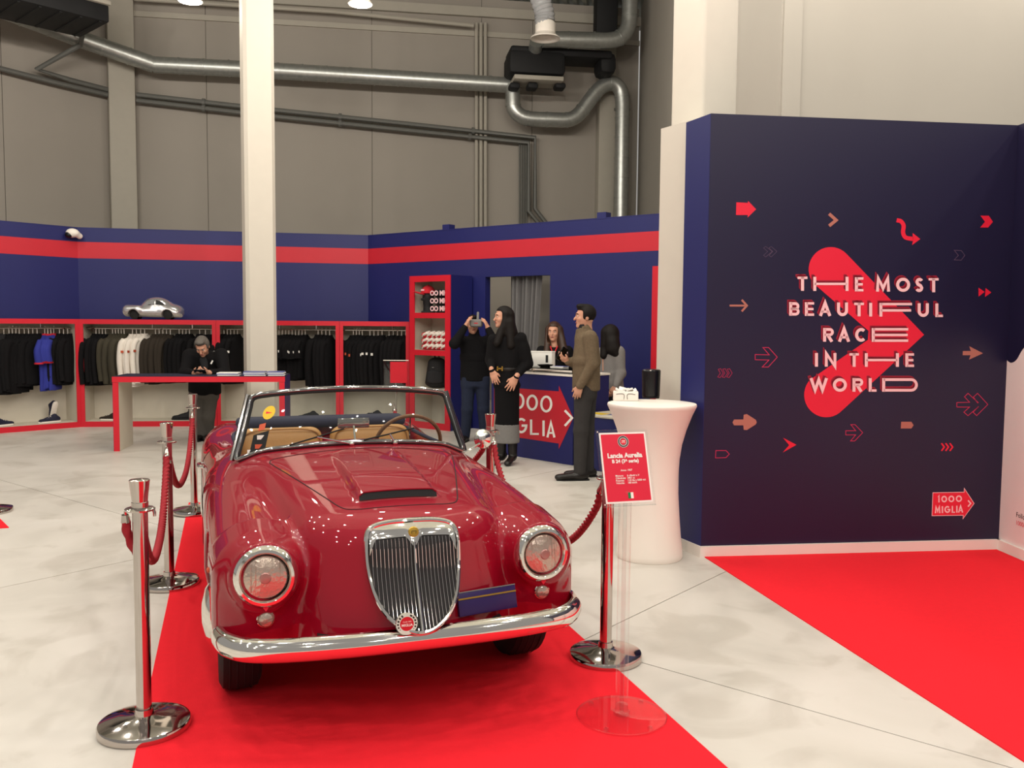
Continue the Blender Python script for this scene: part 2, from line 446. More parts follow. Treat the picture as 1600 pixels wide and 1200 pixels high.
mat('joint_dark', (96, 92, 86), 0.9); mat('joint_wall', (118, 112, 104), 0.9)
fl = struct(MB().box((0, 5, -0.06), (44, 44, 0.08)).obj('floor', 'joint_dark'))
o1, o2 = -2.467, 3.57                                # joint offsets along the slab axes
na = np.array([math.cos(GA - math.pi / 2), math.sin(GA - math.pi / 2)])   # across family one
nb = np.array([math.cos(GA), math.sin(GA)])
pa = 3.15; pb = 6.4
g = 0.0035
for i in range(-6, 6):
    for j in range(-3, 3):
        a0, a1 = o1 + i * pa + g, o1 + (i + 1) * pa - g; b0, b1 = o2 + j * pb + g, o2 + (j + 1) * pb - g
        cx = na * (a0 + a1) / 2 + nb * (b0 + b1) / 2
        if abs(cx[0]) > 16 or cx[1] < -9 or cx[1] > 21: continue
        q = [na * a + nb * bb for a, bb in ((a0, b0), (a1, b0), (a1, b1), (a0, b1))]
        MB().prism(q, -0.02, 0.0).obj('slab', 'concrete', fl)
# red carpets
def carpet(poly, label):
    q = []
    n = len(poly)
    for i in range(n):
        for k in range(12):
            a, bb = np.array(poly[i]), np.array(poly[(i + 1) % n]); q.append(a + (bb - a) * k / 12)
    o = MB().prism(q, 0.0, 0.006).obj('carpet', 'carpet'); props(o, label, 'carpet'); return o
A = PZ(207, 1200); Bk = PZ(295, 786); A2 = PZ(1135, 1200); B2 = PZ(885, 965)
dl = (Bk - A)[:2]; dl /= np.linalg.norm(dl); dr = (B2 - A2)[:2]; dr /= np.linalg.norm(dr)
c1 = [A[:2] - dl * 3.0, A2[:2] - dl * 3.0, A2[:2] + dl * 4.83, Bk[:2]]
carpet(c1, 'long red carpet under the vintage convertible car')
PA, PB = np.array([1.311, 6.004]), np.array([3.513, 6.28]); pdir = (PB - PA) / np.linalg.norm(PB - PA); pn = np.array([pdir[1], -pdir[0]])
SD = np.array([0.045, -0.999])                       # the side panel comes towards the camera from PB
carpet([(PA + pn * 0.02 + pdir * 0.02), PZ(1600, 1190)[:2] + np.array([0.45, -2.3]), PB + SD * 5.4 + np.array([-0.03, 0]), PB + SD * 0.03 + np.array([-0.03, 0])], 'wide red carpet in front of the dark blue slogan panel')
carpet([PZ(14, 825)[:2], PZ(-40, 772)[:2], PZ(-230, 790)[:2], PZ(-150, 836)[:2]], 'corner of another red carpet at the left edge of the picture')
# hall walls of pale precast panels (behind the stand)
W1 = np.array([-7.62, 17.2]); a2 = math.radians(9); d2 = np.array([math.cos(a2), math.sin(a2)])
W2 = W1 + d2 * 10.33
aL = math.radians(47); dL = np.array([math.cos(aL), math.sin(aL)]); W0 = W1 - dL * 12
HZ = 8.1
def wall(name, p, q, z0, z1, t, m, panels=None, gap=0.012, kindname='panel'):
    p, q = np.array(p, float), np.array(q, float); L = np.linalg.norm(q - p); d = (q - p) / L; n = np.array([-d[1], d[0]])   # n points away from the room when p->q runs left to right
    core = struct(MB().prism([p + n * 0.02, q + n * 0.02, q + n * t, p + n * t], z0, z1).obj(name, m if panels is None else 'joint_wall'))
    if panels is not None:
        xs, zs = panels
        for i in range(len(xs) - 1):
            for j in range(len(zs) - 1):
                a, bb = p + d * (xs[i] + gap / 2), p + d * (xs[i + 1] - gap / 2)
                MB().prism([a, bb, bb + n * 0.02, a + n * 0.02], zs[j] + gap / 2, zs[j + 1] - gap / 2).obj(kindname, m, core)
    return core
ub = lambda u, v: np.linalg.norm(PP(u, v, W1, a2)[:2] - W1)
wall('wall_back', W1, W2, 0, HZ, 0.3, 'hall_wall', ([0, ub(322, 100), ub(581, 100), ub(752, 100), ub(832, 100), 10.33], [0, HZ]))
wall('wall_left', W0, W1, 0, HZ, 0.3, 'hall_wall', ([0, 3.6, 6.2, np.linalg.norm(PP(5, 200, W1, aL)[:2] - W0), 12], [0, HZ]))
R1 = np.array([2.44, 9.9]); R2 = np.array([2.53, 8.6]); R3 = np.array([9.5, 9.2])
wall('wall_right', W2, R1, 0, HZ, 0.25, 'white_wall')
wall('wall_corner', R1, R2, 0, HZ, 0.2, 'white_wall')
wall('wall_front', R2, R3, 0, HZ, 0.25, 'white_wall')
# wall columns and cornices of the hall
cl = PP(196, 200, W1, a2); k = np.array([cl[0], cl[1]])
struct(MB().box((k[0], k[1] - 0.15, HZ / 2), (0.46, 0.34, HZ), rz=math.radians(28)).obj('trim_1', 'hall_trim', bevel=0.02))
pz = lambda u, v: PP(u, v, W1, a2, -0.06)
MB_ = MB()
e0, ee = W1 - np.array([-d2[1], d2[0]]) * 0.09, W2 - np.array([-d2[1], d2[0]]) * 0.09
struct(MB().prism([e0, ee, W2, W1], 7.72, 7.9).obj('trim_2', 'hall_trim'))
struct(MB().prism([e0 + (W1 - e0) * 0.5, ee + (W2 - ee) * 0.5, W2, W1], 7.34, 7.44).obj('trim_3', 'hall_trim'))
e2_ = W2 + (R1 - W2) * 0.0
struct(MB().box(((W1 + d2 * 9.62)[0], (W1 + d2 * 9.62)[1] - 0.1, HZ / 2), (0.34, 0.34, HZ), rz=a2).obj('trim_4', 'hall_trim', bevel=0.02))
# corrugated roof sheet with purlins
vs, fs = [], []; n = 0; x = -12.0; zz = [HZ + 0.1, HZ + 0.1, HZ + 0.04, HZ + 0.04]
pts = []
while x < 10:
    for dx, z in ((0.0, 0.1), (0.07, 0.1), (0.1, 0.04), (0.17, 0.04)): pts.append((x + dx, HZ + z))
    x += 0.2
for (px_, z) in pts: vs += [(px_ - 1.2, 2.0, z), (px_ + 1.8, 20.5, z)]
for i in range(len(pts) - 1): fs.append((2 * i, 2 * i + 2, 2 * i + 3, 2 * i + 1))
cb = MB(); cb.add(vs, fs); ceil = struct(cb.obj('ceiling', 'ceiling_sheet', sharp=10))
for yy in (7.0, 12.0, 15.8): MB().box((0, yy, HZ - 0.08), (22, 0.12, 0.2)).obj('purlin', 'hall_trim', ceil)
# stand-alone square columns
colA = struct(MB().box((-3.46, 12.15, HZ / 2), (0.40, 0.40, HZ), rz=math.radians(24)).obj('trim_5', 'white_column', bevel=0.045, seg=1))
q = [np.array(t) for t in ((1.405, 6.72), (1.72, 6.95), (1.52, 7.22), (1.197, 6.92))]
struct(MB().prism(q, 0, HZ).obj('trim_6', 'white_column', bevel=0.03, seg=3))
# ------------------------------------------------------------------ exhibition panels on the right
n_ = -pn
back = [PA + n_ * 0.28 - pdir * 0.075, PB + n_ * 0.28]
pw = struct(MB().prism([PA, PB, back[1], back[0]], 0, 3.0).obj('wall_panel', 'blue_panel'))
MB().prism([PA - pdir * 0.001, PA - pdir * 0.004, back[0] - pdir * 0.004, back[0] - pdir * 0.001][::-1], 0.0, 2.998).obj('panel_end_lit', 'blue_wall', pw)  # end face in a lighter blue: light falling on it, put into the colour
E0 = PB + SD * 4.5
sp = struct(MB().prism([PB, E0, E0 + np.array([0.2, 0.0]), PB + np.array([0.2, 0.25])][::-1], 0, 3.0).obj('wall_side', 'blue_panel'))
bs = MB(); h = 0.075
struct(MB().prism([PA + pn * 0.02 - pdir * 0.012, PB + pn * 0.02, PB, PA], 0, h).obj('baseboard_panel', 'white_trim'))
b0 = back[0]
struct(MB().prism([PA + pn * 0.02 - pdir * 0.012, PA, b0, b0 - pdir * 0.02], 0, h).obj('baseboard_end', 'white_trim'))
sn = np.array([-SD[1], SD[0]]) * -1
struct(MB().prism([PB, PB + sn * 0.02, E0 + sn * 0.02, E0], 0, h).obj('baseboard_side', 'white_trim'))
# white end of the wall behind the panel
wA, wB = PY(1029, 400, 6.62)[:2], PY(1075, 400, 6.34)[:2]
struct(MB().prism([wA, wB, wB + np.array([0.22, 0.25]), wA + np.array([0.22, 0.3])], 0, 3.03).obj('trim_7', 'white_column'))
# --- flat print on the panel, drawn in the picture's crop units and laid on the panel's plane
pang = math.atan2(pdir[1], pdir[0])
def on_panel(u, v, off): return PP(u, v, PA, pang, -off)
class Print:
    def __init__(s, fn): s.fn = fn; s.mb = MB()
    def poly(s, pts, off):
        s.mb.add([s.fn(u, v, off) for u, v in pts], [tuple(range(len(pts)))]); return s
    def stroke(s, pts, w, off, closed=False):
        vs, fs = ribbon(pts, w, closed); s.mb.add([s.fn(u, v, off) for u, v in vs], fs); return s
    def done(s, name, m, parent):
        me = bpy.data.meshes.new(name); me.from_pydata(s.mb.v, [], s.mb.f)
        bm = bmesh.new(); bm.from_mesh(me); bmesh.ops.triangulate(bm, faces=bm.faces)
        for f in bm.faces:
            if f.normal.dot(Vector((0, 0, 0)) - f.calc_center_median()) < 0: f.normal_flip()
        bm.to_mesh(me); bm.free()
        return link(name, me, m, parent)
def arc(cx, cy, rx_, ry_, a0, a1, n=14): return [(cx + rx_ * math.cos(math.radians(a0 + (a1 - a0) * i / n)), cy + ry_ * math.sin(math.radians(a0 + (a1 - a0) * i / n))) for i in range(n + 1)]
# big red arrowhead
pt = Print(on_panel)
up_ = arc(1298, 421, 34.5, 35, 142, 315, 20); lo_ = arc(1291, 617, 34.5, 35, 45, 222, 20)
pt.poly(up_ + [(1443, 522), (1444, 523)] + lo_ + [(1356, 531), (1357, 517)], 0.001).done('arrowhead', 'print_red', pw)
# slogan letters: (glyph, left, right) per line, crop of 5.715 px per picture px
def glyph(ch, x0, x1, y0, y1, w):
    h = w / 2; L, R_, T, B = x0 + h, x1 - h, y0 + h, y1 - h; M_ = (T + B) / 2; C = (L + R_) / 2; rx_, ry_ = (R_ - L) / 2, (B - T) / 2
    t = w * 0.8; tt = y0 + t / 2; bb = y1 - t / 2; wide = (x1 - x0) > 1.6 * (y1 - y0)
    V = lambda x: ([(x, y0), (x, y1)], w)
    if ch == 'T': return [([(x0, tt), (x1, tt)], t), ([(C, y0), (C, y1)], w)]
    if ch == 'H': return [V(L), V(R_), ([(L, M_), (R_, M_)], w * (0.8 if not wide else 0.78))]
    if ch == 'E': return [V(L), ([(L, tt), (x1, tt)], t), ([(L, M_), (x1 - (4 if wide else 6), M_)], t), ([(L, bb), (x1, bb)], t)]
    if ch == 'F': return [V(L), ([(L, tt), (x1, tt)], t), ([(L, M_ + 6), (x1 - 8, M_ + 6)], t)]
    if ch == 'L': return [V(L), ([(L, bb), (x1, bb)], t)]
    if ch == 'I': return [([(C, y0), (C, y1)], w)]
    if ch == 'M': return [([(L + 2, y1), (L + 8, y0 + 4), (C, B - 14), (R_ - 8, y0 + 4), (R_ - 2, y1)], w)]
    if ch == 'W': return [([(L - 4, y0), (L + rx_ * 0.5, B), (C, T), (R_ - rx_ * 0.5, B), (R_ + 4, y0)], w)]
    if ch == 'N': return [([(L, y1), (L, y0 + 3), (R_, y1 - 3), (R_, y0)], w)]
    if ch == 'A': return [([(L, y1), (C, y0 + 6), (R_, y1)], w), ([(L + 8, M_ + 22), (R_ - 8, M_ + 22)], t)]
    if ch == 'O': return [(arc(C, M_, rx_, ry_, 0, 360, 28)[:-1], w, True)]
    if ch == 'C': return [(arc(C + 8, M_, rx_ + 6, ry_, -48, -312, 20), w)]
    if ch == 'U': return [([(L, y0)] + arc(C, B - rx_, rx_, rx_, 180, 0, 12) + [(R_, y0)], w)]
    if ch == 'S':
        r1 = ry_ / 2
        return [(arc(C + 2, T + r1, rx_ * 0.9, r1, -30, -180, 10) + [(C - rx_ * 0.45, M_ - 5), (C + rx_ * 0.45, M_ + 5)] + arc(C - 2, B - r1, rx_ * 0.95, r1, 0, 150, 10), w)]
    if ch in 'BRP':
        r1 = (M_ - T) / 2; xr = R_ - r1 * (0.9 if ch == 'B' else 0.7)
        s_ = [V(L), ([(L, T), (xr, T)] + arc(xr, T + r1, r1, r1, -90, 90, 8)[1:] + [(L, M_)], w * 0.9)]
        if ch == 'B': s_.append(([(L, M_), (xr + 2, M_)] + arc(xr + 2, M_ + (B - M_) / 2, (B - M_) / 2, (B - M_) / 2, -90, 90, 8)[1:] + [(L, B)], w * 0.9))
        if ch == 'R': s_.append(([(C - 4, M_), (R_ + 2, y1)], w))
        return s_
    if ch == 'D':
        r1 = ry_; return [V(L), ([(L, T), (R_ - r1, T)] + arc(R_ - r1, M_, r1, r1, -90, 90, 12)[1:] + [(L, B)], w * 0.9)]
    if ch == 'G': return [(arc(C, M_, rx_, ry_, -45, -360, 20) + [(C + 2, M_)], w)]
    if ch == '1': return [([(C - 6, T + 12), (C + 4, y0 + 4), (C + 4, y1)], w)]
    if ch == '0': return glyph('O', x0, x1, y0, y1, w)
    return []
LINES = [
 ([('T', 150, 238), ('H', 290, 605), ('E', 662, 738), ('M', 848, 978), ('O', 1030, 1155), ('S', 1198, 1275), ('T', 1320, 1410)], 70, 196, 13 / 1170),
 ([('B', 75, 165), ('E', 215, 298), ('A', 340, 452), ('U', 502, 600), ('T', 655, 743), ('I', 790, 815), ('F', 880, 1172), ('U', 1222, 1322), ('L', 1380, 1448)], 297, 419, 13 / 1370),
 ([('R', 378, 468), ('A', 510, 620), ('C', 662, 757), ('E', 812, 1138)], 528, 651, 2 / 760),
 ([('I', 305, 332), ('N', 393, 497), ('T', 612, 698), ('H', 750, 1055), ('E', 1112, 1190)], 752, 874, 3 / 880),
 ([('W', 260, 418), ('O', 465, 590), ('R', 640, 730), ('L', 785, 855), ('D', 905, 1225)], 976, 1098, 0.0)]
for wi, (lets, y0, y1, sl) in enumerate(LINES):
    for ch, x0, x1 in lets:
        dy = (x0 - lets[0][1]) * sl
        cw = lambda p, dx=0, dyy=0: (1220 + (p[0] + dx) / 5.715, 420 + (p[1] + dy + dyy) / 5.715)
        sh = Print(on_panel); lt = Print(on_panel)
        for st in glyph(ch, x0, x1, y0, y1, 27):
            for kk in range(3): sh.stroke([cw(p, -18 * (kk + 1) / 3, -22 * (kk + 1) / 3) for p in st[0]], st[1] / 5.715, 0.0016, len(st) > 2)
            lt.stroke([cw(p) for p in st[0]], st[1] / 5.715, 0.0024, len(st) > 2)
        sh.done('letter_shadow', 'print_shadow', pw); lt.done('letter', 'print_pink', pw)
# small arrows scattered over the panel (picture px)
def small(m, polys=(), strokes=()):
    p = Print(on_panel)
    for q in polys: p.poly(q, 0.0012)
    for q, w, c in strokes: p.stroke(q, w, 0.0012, c)
    p.done('arrow_print', m, pw)
def chev(x, y, w, h, t): return [(x, y - h), (x + w, y), (x, y + h)]
def chev_out(x, y, w, h, t): return [(x, y - h), (x + t, y - h), (x + w + t, y), (x + t, y + h), (x, y + h), (x + w, y)]
small('print_red', [[(1150.5, 316), (1168.5, 317), (1169, 314), (1181.5, 327), (1168, 340), (1168.5, 336), (1150, 336)]])
small('print_tan', (), [([(1295.5, 334), (1306.5, 344), (1295.5, 353)], 5, False)])
small('print_grey', (), [([(1193, 387.5), (1196.5, 385), (1206.5, 393), (1196.5, 401.5), (1193, 399), (1199.5, 393)], 0.7, True), ([(1201.5, 387.5), (1205, 385), (1214, 393), (1205, 401.5), (1201.5, 399), (1207.5, 393)], 0.7, True)])
small('print_red', [[(1426, 364), (1438, 373.5), (1425, 383), (1426.5, 377), (1426, 370)]], [(spline([(1401, 344), (1408, 346), (1412, 353), (1411, 363), (1415, 371), (1427, 373.5)], 5), 6.5, False)])
small('print_red', [[(1532, 337), (1545, 337), (1551.5, 346.5), (1544, 355.5), (1531.5, 355.5), (1539, 346.5)]])
small('print_grey', (), [([(1491, 391), (1502, 391.5), (1507.5, 399), (1502, 406.5), (1491, 406), (1497.5, 399)], 0.9, True)])
small('print_red', [[(1529, 449.5), (1538.5, 456), (1529, 463.5)], [(1540, 450), (1549, 457), (1539, 464)]])
small('print_tan', (), [([(1140, 477.5), (1165, 477.5)], 3.0, False), ([(1159, 468.5), (1167, 477.5), (1159, 486.5)], 3.2, False)])
small('print_line', (), [([(1180, 554), (1202, 554.5), (1192, 543), (1201, 543), (1214.5, 558), (1200.5, 573.5), (1191, 573.5), (1201.5, 562.5), (1180, 562)], 1.1, True)])
for kx in (0, 7, 14): small('print_line', (), [([(1122.3 + kx, 577), (1126 + kx, 576), (1130 + kx, 583), (1125.2 + kx, 590), (1121.5 + kx, 589), (1125.5 + kx, 583)], 0.6, True)])
small('print_tan', [[(1162, 648), (1167, 647), (1181, 656), (1182.5, 660), (1181, 663), (1167, 672), (1162, 671.5), (1161.5, 664.5), (1147, 664.5), (1144.5, 660), (1147, 655.5), (1161.5, 655.5)]])
small('print_red', [[(1223.5, 684), (1244.5, 695), (1223, 707), (1233, 695.5)]])
small('print_line', (), [([(1118.5, 704), (1134.5, 704), (1139.5, 709.5), (1134.5, 715), (1118, 715.5)], 1.1, True)])
small('print_line', (), [([(1321.5, 673), (1337, 673), (1329.5, 663.5), (1336, 663.5), (1348, 676), (1335.5, 689), (1329, 689), (1337, 679.5), (1321.5, 679.5)], 1.0, True)])
small('print_tan', [[(1408, 659), (1424, 659), (1427.5, 664.5), (1424, 669.5), (1407.5, 669.5)]])
small('print_tan', [[(1504.5, 548.5), (1517, 548.5), (1514.5, 541), (1536, 552), (1514, 562), (1516.5, 555), (1504, 555)]])
small('print_line', (), [([(1495, 629), (1515, 628.5), (1507, 620), (1512.5, 614.5), (1529, 629.5)], 1.0, False), ([(1528, 630), (1521, 620.5), (1527.5, 614.5), (1543.5, 632), (1526, 649.5), (1520.5, 644), (1529, 635)], 1.0, False), ([(1529, 635.5), (1512.5, 649.5), (1506, 644), (1515, 636), (1495, 636)], 1.0, False), ([(1495, 629), (1495, 636)], 1.0, False)])
for kx in (0, 6.5, 13): small('print_red', (), [([(1471 + kx, 692.5), (1475.5 + kx, 698.5), (1471 + kx, 704.5)], 2.4, False)])
# 1000 / MIGLIA arrow sign: returns print parts on any plane; corners given in picture px of the crop
def miglia_sign(fn, parent, P0, poly, l1, l2, chv, wd, off=0.001, edge=None):
    f0 = lambda u, v, o: fn(u, v, o)
    Print(f0).poly(poly, off).done('arrow_sign', 'print_red' if parent is pw else 'red_stripe', parent)
    if edge: Print(f0).stroke(poly, edge, off + 0.0006, True).done('sign_border', 'print_pink', parent)
    for ch, x0, x1, y0, y1 in l1 + l2:
        p = Print(f0); sc = 100.0 / (y1 - y0)
        for st in glyph(ch, 0, (x1 - x0) * sc, 0, 100, wd * sc):
            p.stroke([(x0 + a / sc, y0 + bb / sc) for a, bb in st[0]], st[1] / sc, off + 0.0008, len(st) > 2)
        p.done('letter', 'print_pink' if parent is pw else 'white_paper', parent)
    Print(f0).stroke(chv, wd, off + 0.0008).done('sign_chevron', 'print_pink' if parent is pw else 'white_paper', parent)
cq = lambda x, y: (1430 + x / 7.06, 720 + y / 7.06)
poly = [cq(*p) for p in ((195, 352), (540, 346), (541, 303), (650, 470), (527, 640), (530, 601), (185, 606))]
l1 = [(c, *[1430 + t / 7.06 for t in (a, bb)], *[720 + t / 7.06 for t in (y, y + 72)]) for c, a, bb, y in (('1', 243, 275, 387), ('0', 288, 352, 386), ('0', 366, 432, 384), ('0', 448, 516, 382))]
l2 = [(c, *[1430 + t / 7.06 for t in (a, bb)], *[720 + t / 7.06 for t in (y, y + 76)]) for c, a, bb, y in (('M', 215, 280, 502), ('I', 292, 308, 501), ('G', 322, 388, 499), ('L', 402, 440, 498), ('I', 452, 468, 496), ('A', 472, 530, 494))]
miglia_sign(on_panel, pw, PA, poly, l1, l2, [cq(583, 437), cq(612, 470), cq(583, 506)], 15 / 7.06, edge=0.9)
# white wave print and small lettering on the side panel
sang = math.atan2(-SD[1], -SD[0])
def side_pt(y, z): p = PB + SD * y + sn * 0.0012; return (p[0], p[1], z)
wave = [(0.0, 1.36), (0.05, 1.345), (0.11, 1.37), (0.17, 1.44), (0.25, 1.5), (0.4, 1.52), (0.7, 1.45), (1.0, 1.36), (1.3, 1.42), (1.7, 1.52), (2.2, 1.44), (2.8, 1.36), (3.4, 1.5), (4.4, 1.4)]
ws = [tuple(p) for p in spline(wave, 6)]
me = MB().add([side_pt(*p) for p in ws] + [side_pt(p[0], 0.075) for p in ws], [(i, i + 1, len(ws) + i + 1, len(ws) + i) for i in range(len(ws) - 1)])
mat('wave_white', (238, 226, 222), 0.5, var=0.02); me.obj('wave_print', 'wave_white', sp)
pr = PP(1588, 804, PB, math.atan2(SD[1], SD[0])); rt = (SD[0], SD[1], 0)
place_text('Follow us', 0.05, 'black_matt', sp, (pr[0], pr[1], pr[2]), rt, (0, 0, 1), 'LEFT', off=0.0025)
place_text('1000miglia', 0.045, 'print_red', sp, (pr[0], pr[1], pr[2] - 0.055), rt, (0, 0, 1), 'LEFT', off=0.0025)
# ------------------------------------------------------------------ blue shop walls with red stripe
K1 = np.array([-6.72, 13.77]); K2 = np.array([-2.38, 14.65]); K0 = K1 - np.array([0.62, 0.785]) * 3.2; K3 = K2 + np.array([0.802, -0.597]) * 6.3
def shop_wall(name, p, q, opening=None):
    p, q = np.array(p), np.array(q); L = np.linalg.norm(q - p); d = (q - p) / L; n = np.array([-d[1], d[0]])
    segs = [(0, L, 0, 3.0)] if not opening else [(0, opening[0], 0, 3.0), (opening[1], L, 0, 3.0), (opening[0], opening[1], opening[2], 3.0)]
    b = MB()
    for a, c, z0, z1 in segs: b.prism([p + d * a, p + d * c, p + d * c + n * 0.12, p + d * a + n * 0.12], z0, z1)
    w = struct(b.obj(name, 'blue_wall'))
    MB().prism([p - n * 0.002, q - n * 0.002, q + n * 0.001, p + n * 0.001], 2.54, 2.79).obj('stripe', 'red_stripe', w)
    MB().prism([p - n * 0.004, q - n * 0.004, q + n * 0.124, p + n * 0.124], 3.0, 3.012).obj('coping', 'blue_wall', w)
    return w, d, n
shop_wall('wall_shop_left', K0, K1); shop_wall('wall_shop_back', K1, K2)
a3 = math.atan2(-0.597, 0.802); d3 = np.array([0.802, -0.597]); n3 = np.array([0.597, 0.802])
t0 = (PP(758, 500, K2, a3)[:2] - K2) @ d3; t1 = (PP(859, 500, K2, a3)[:2] - K2) @ d3
ws3, _, _ = shop_wall('wall_shop_right', K2, K3, (t0, t1, 2.27))
for u in (697, 940):
    c = PP(u, 345, K2, a3); MB().box((c[0] + n3[0] * 0.06, c[1] + n3[1] * 0.06, 3.04), (0.14, 0.13, 0.09), rz=a3).obj('bracket_block', 'blue_wall', ws3)
# fitting room behind the opening: pale wall and grey curtain
o0 = K2 + d3 * (t0 - 0.1) + n3 * 0.95
struct(MB().prism([o0, o0 + d3 * (t1 - t0 + 0.5), o0 + d3 * (t1 - t0 + 0.5) + n3 * 0.05, o0 + n3 * 0.05], 0, 2.7).obj('wall_fitting', 'white_wall'))
ct = MB(); rows = []
A0 = PY(797, 500, 13.1)[:2]; A1 = PY(846, 500, 12.75)[:2]; NN = 60
vs, fs = [], []
for i in range(NN + 1):
    s_ = i / NN
    p = A0 + (A1 - A0) * s_ + n3 * (0.045 * math.sin(s_ * 40) + 0.02 * math.sin(s_ * 17 + 1))
    pb2 = A0 + (A1 - A0) * (s_ * 0.72 + 0.02) + n3 * (0.035 * math.sin(s_ * 40) + 0.02 * math.sin(s_ * 17 + 1))
    vs += [(pb2[0], pb2[1], 0.12), ((p[0] + pb2[0]) / 2, (p[1] + pb2[1]) / 2, 1.2), (p[0], p[1], 2.3)]
for i in range(NN):
    for r_ in range(2): fs.append((3 * i + r_, 3 * i + 3 + r_, 3 * i + 4 + r_, 3 * i + 1 + r_))
ct.add(vs, fs); cu = ct.obj('curtain', 'curtain', sharp=80); props(cu, 'grey curtain hanging in the doorway behind the counter', 'curtain')
# ================================================================== SERVICES UNDER THE ROOF
def duct(pts, r, name='pipe_run', m='galvanised', parent=None, n=16, seam=0.45):
    P = pts; b = MB(); b.tube(P, r, n); o = b.obj(name, m, parent)
    L = 0; nxt = seam
    rings = []
    for i in range(1, len(P)):
        a, c = np.array(P[i - 1], float), np.array(P[i], float); sl = np.linalg.norm(c - a)
        while L + sl > nxt:
            p = a + (c - a) * (nxt - L) / sl; t = (c - a) / sl
            rings.append((p, t)); nxt += seam
        L += sl
    rb = MB()
    for p, t in rings: rb.tube([p - t * 0.012, p + t * 0.012], r * 1.07, n)
    if rings: rb.obj('seam_ring', m, o)['kind'] = 'stuff'
    return o
wp = lambda u, v, off=0.3: PP(u, v, W1, a2, -off)
lp = lambda u, v, off=0.3: PP(u, v, W1, aL, -off)
cr = wp(240, 101, 0.55)
t = wroot('ventilation_duct', tuple(cr), 'long round galvanised duct along the back and left hall walls', 'duct')
duct([lp(-60, -8, 0.6), lp(60, 36, 0.6), lp(128, 62, 0.6), cr], 0.15, 'duct_section', parent=t)
duct([cr, wp(400, 109, 0.55), wp(600, 121, 0.55), wp(796, 133, 0.55)], 0.15, 'duct_section', parent=t)
# loop duct on the right
t = wroot('ventilation_duct', tuple(wp(803, 140)), 'galvanised duct looping under the black air unit and dropping to the stand wall', 'duct')
A_ = spline([wp(801, 132, 0.6), wp(801, 150, 0.6), wp(803, 170, 0.6), wp(815, 182, 0.6), wp(832, 186, 0.6), wp(862, 187, 0.6), wp(888, 187, 0.6), wp(905, 178, 0.6), wp(925, 152, 0.6), wp(940, 136, 0.6), wp(956, 130, 0.6), wp(968, 138, 0.6), wp(972, 156, 0.6), wp(972, 200, 0.6), wp(971, 270, 0.6), wp(970, 352, 0.6)], 4)
duct(A_, 0.145, 'duct_section', parent=t, seam=0.4)
MB().tube([wp(960, 171, 0.6), wp(984, 171, 0.6)], 0.03).obj('hanger_band', 'pipe', t)
t = wroot('ventilation_duct', tuple(wp(860, 62)), 'galvanised duct bending up to the roof beside the white wall', 'duct')
duct(spline([wp(848, 62, 1.4), wp(880, 62, 1.4), wp(920, 63, 1.4), wp(955, 63, 1.4), wp(972, 56, 1.4), wp(982, 40, 1.4), wp(984, 15, 1.4), wp(984, -25, 1.4)], 4), 0.15, 'duct_section', parent=t, seam=0.5)
MB().box(wp(946, 22, 1.0), (0.42, 0.3, 0.95), rz=a2).obj('black_housing', 'black_matt', t, bevel=0.03)
# white air nozzle on a translucent hose
c = wp(852, 58, 3.2)
t = wroot('air_nozzle', tuple(c), 'white flared air nozzle hanging on a translucent hose', 'air nozzle')
MB().lathe([(0.115, 0.26), (0.15, 0.25), (0.17, 0.22), (0.17, 0.06), (0.2, 0.02), (0.245, -0.01), (0.25, -0.03), (0.215, -0.03), (0.17, 0.0), (0.14, 0.06), (0.0, 0.07)], 28, Matrix.Translation(c)).obj('nozzle_cup', 'white_plastic', t)
hp = spline([c + np.array([0, 0, 0.24]), wp(851, 34, 3.2), wp(851, 22, 3.2), wp(846, 5, 3.2), wp(838, -20, 3.2)], 8)
MB().tube(hp, [0.165 * (1 + 0.06 * math.sin(i * 2.2)) for i in range(len(hp))], 16).obj('hose', 'translucent_hose', t)
# black air handling unit
t = wroot('air_handler', tuple(wp(870, 105, 0.8)), 'black air handling unit hanging above the looping duct', 'air unit')
def pbox(u0, v0, u1, v1, off, dep, name, m, bev=0.05):
    a, b_ = wp(u0, v0, off), wp(u1, v1, off); c = (a + b_) / 2
    w = np.linalg.norm((b_ - a)[:2]); h_ = abs(a[2] - b_[2])
    return MB().box(c, (w, dep, h_), rz=a2).obj(name, m, t, bevel=bev)
pbox(794, 78, 950, 100, 0.8, 0.7, 'top_casing', 'black_matt')
pbox(791, 84, 878, 126, 0.85, 0.75, 'fan_casing', 'black_matt', 0.1)
pbox(932, 86, 958, 121, 0.8, 0.6, 'outlet_casing', 'black_matt', 0.12)
pbox(800, 122, 876, 133, 0.9, 0.6, 'drip_tray', 'hall_trim', 0.02)
for u in (803, 831, 874): pbox(u - 8, 131, u + 8, 141, 0.9, 0.3, 'mount', 'black_matt', 0.04)
MB().tube([wp(838, 66, 1.3), wp(835, 88, 1.0)], 0.13, 14).obj('inlet', 'galvanised', t)
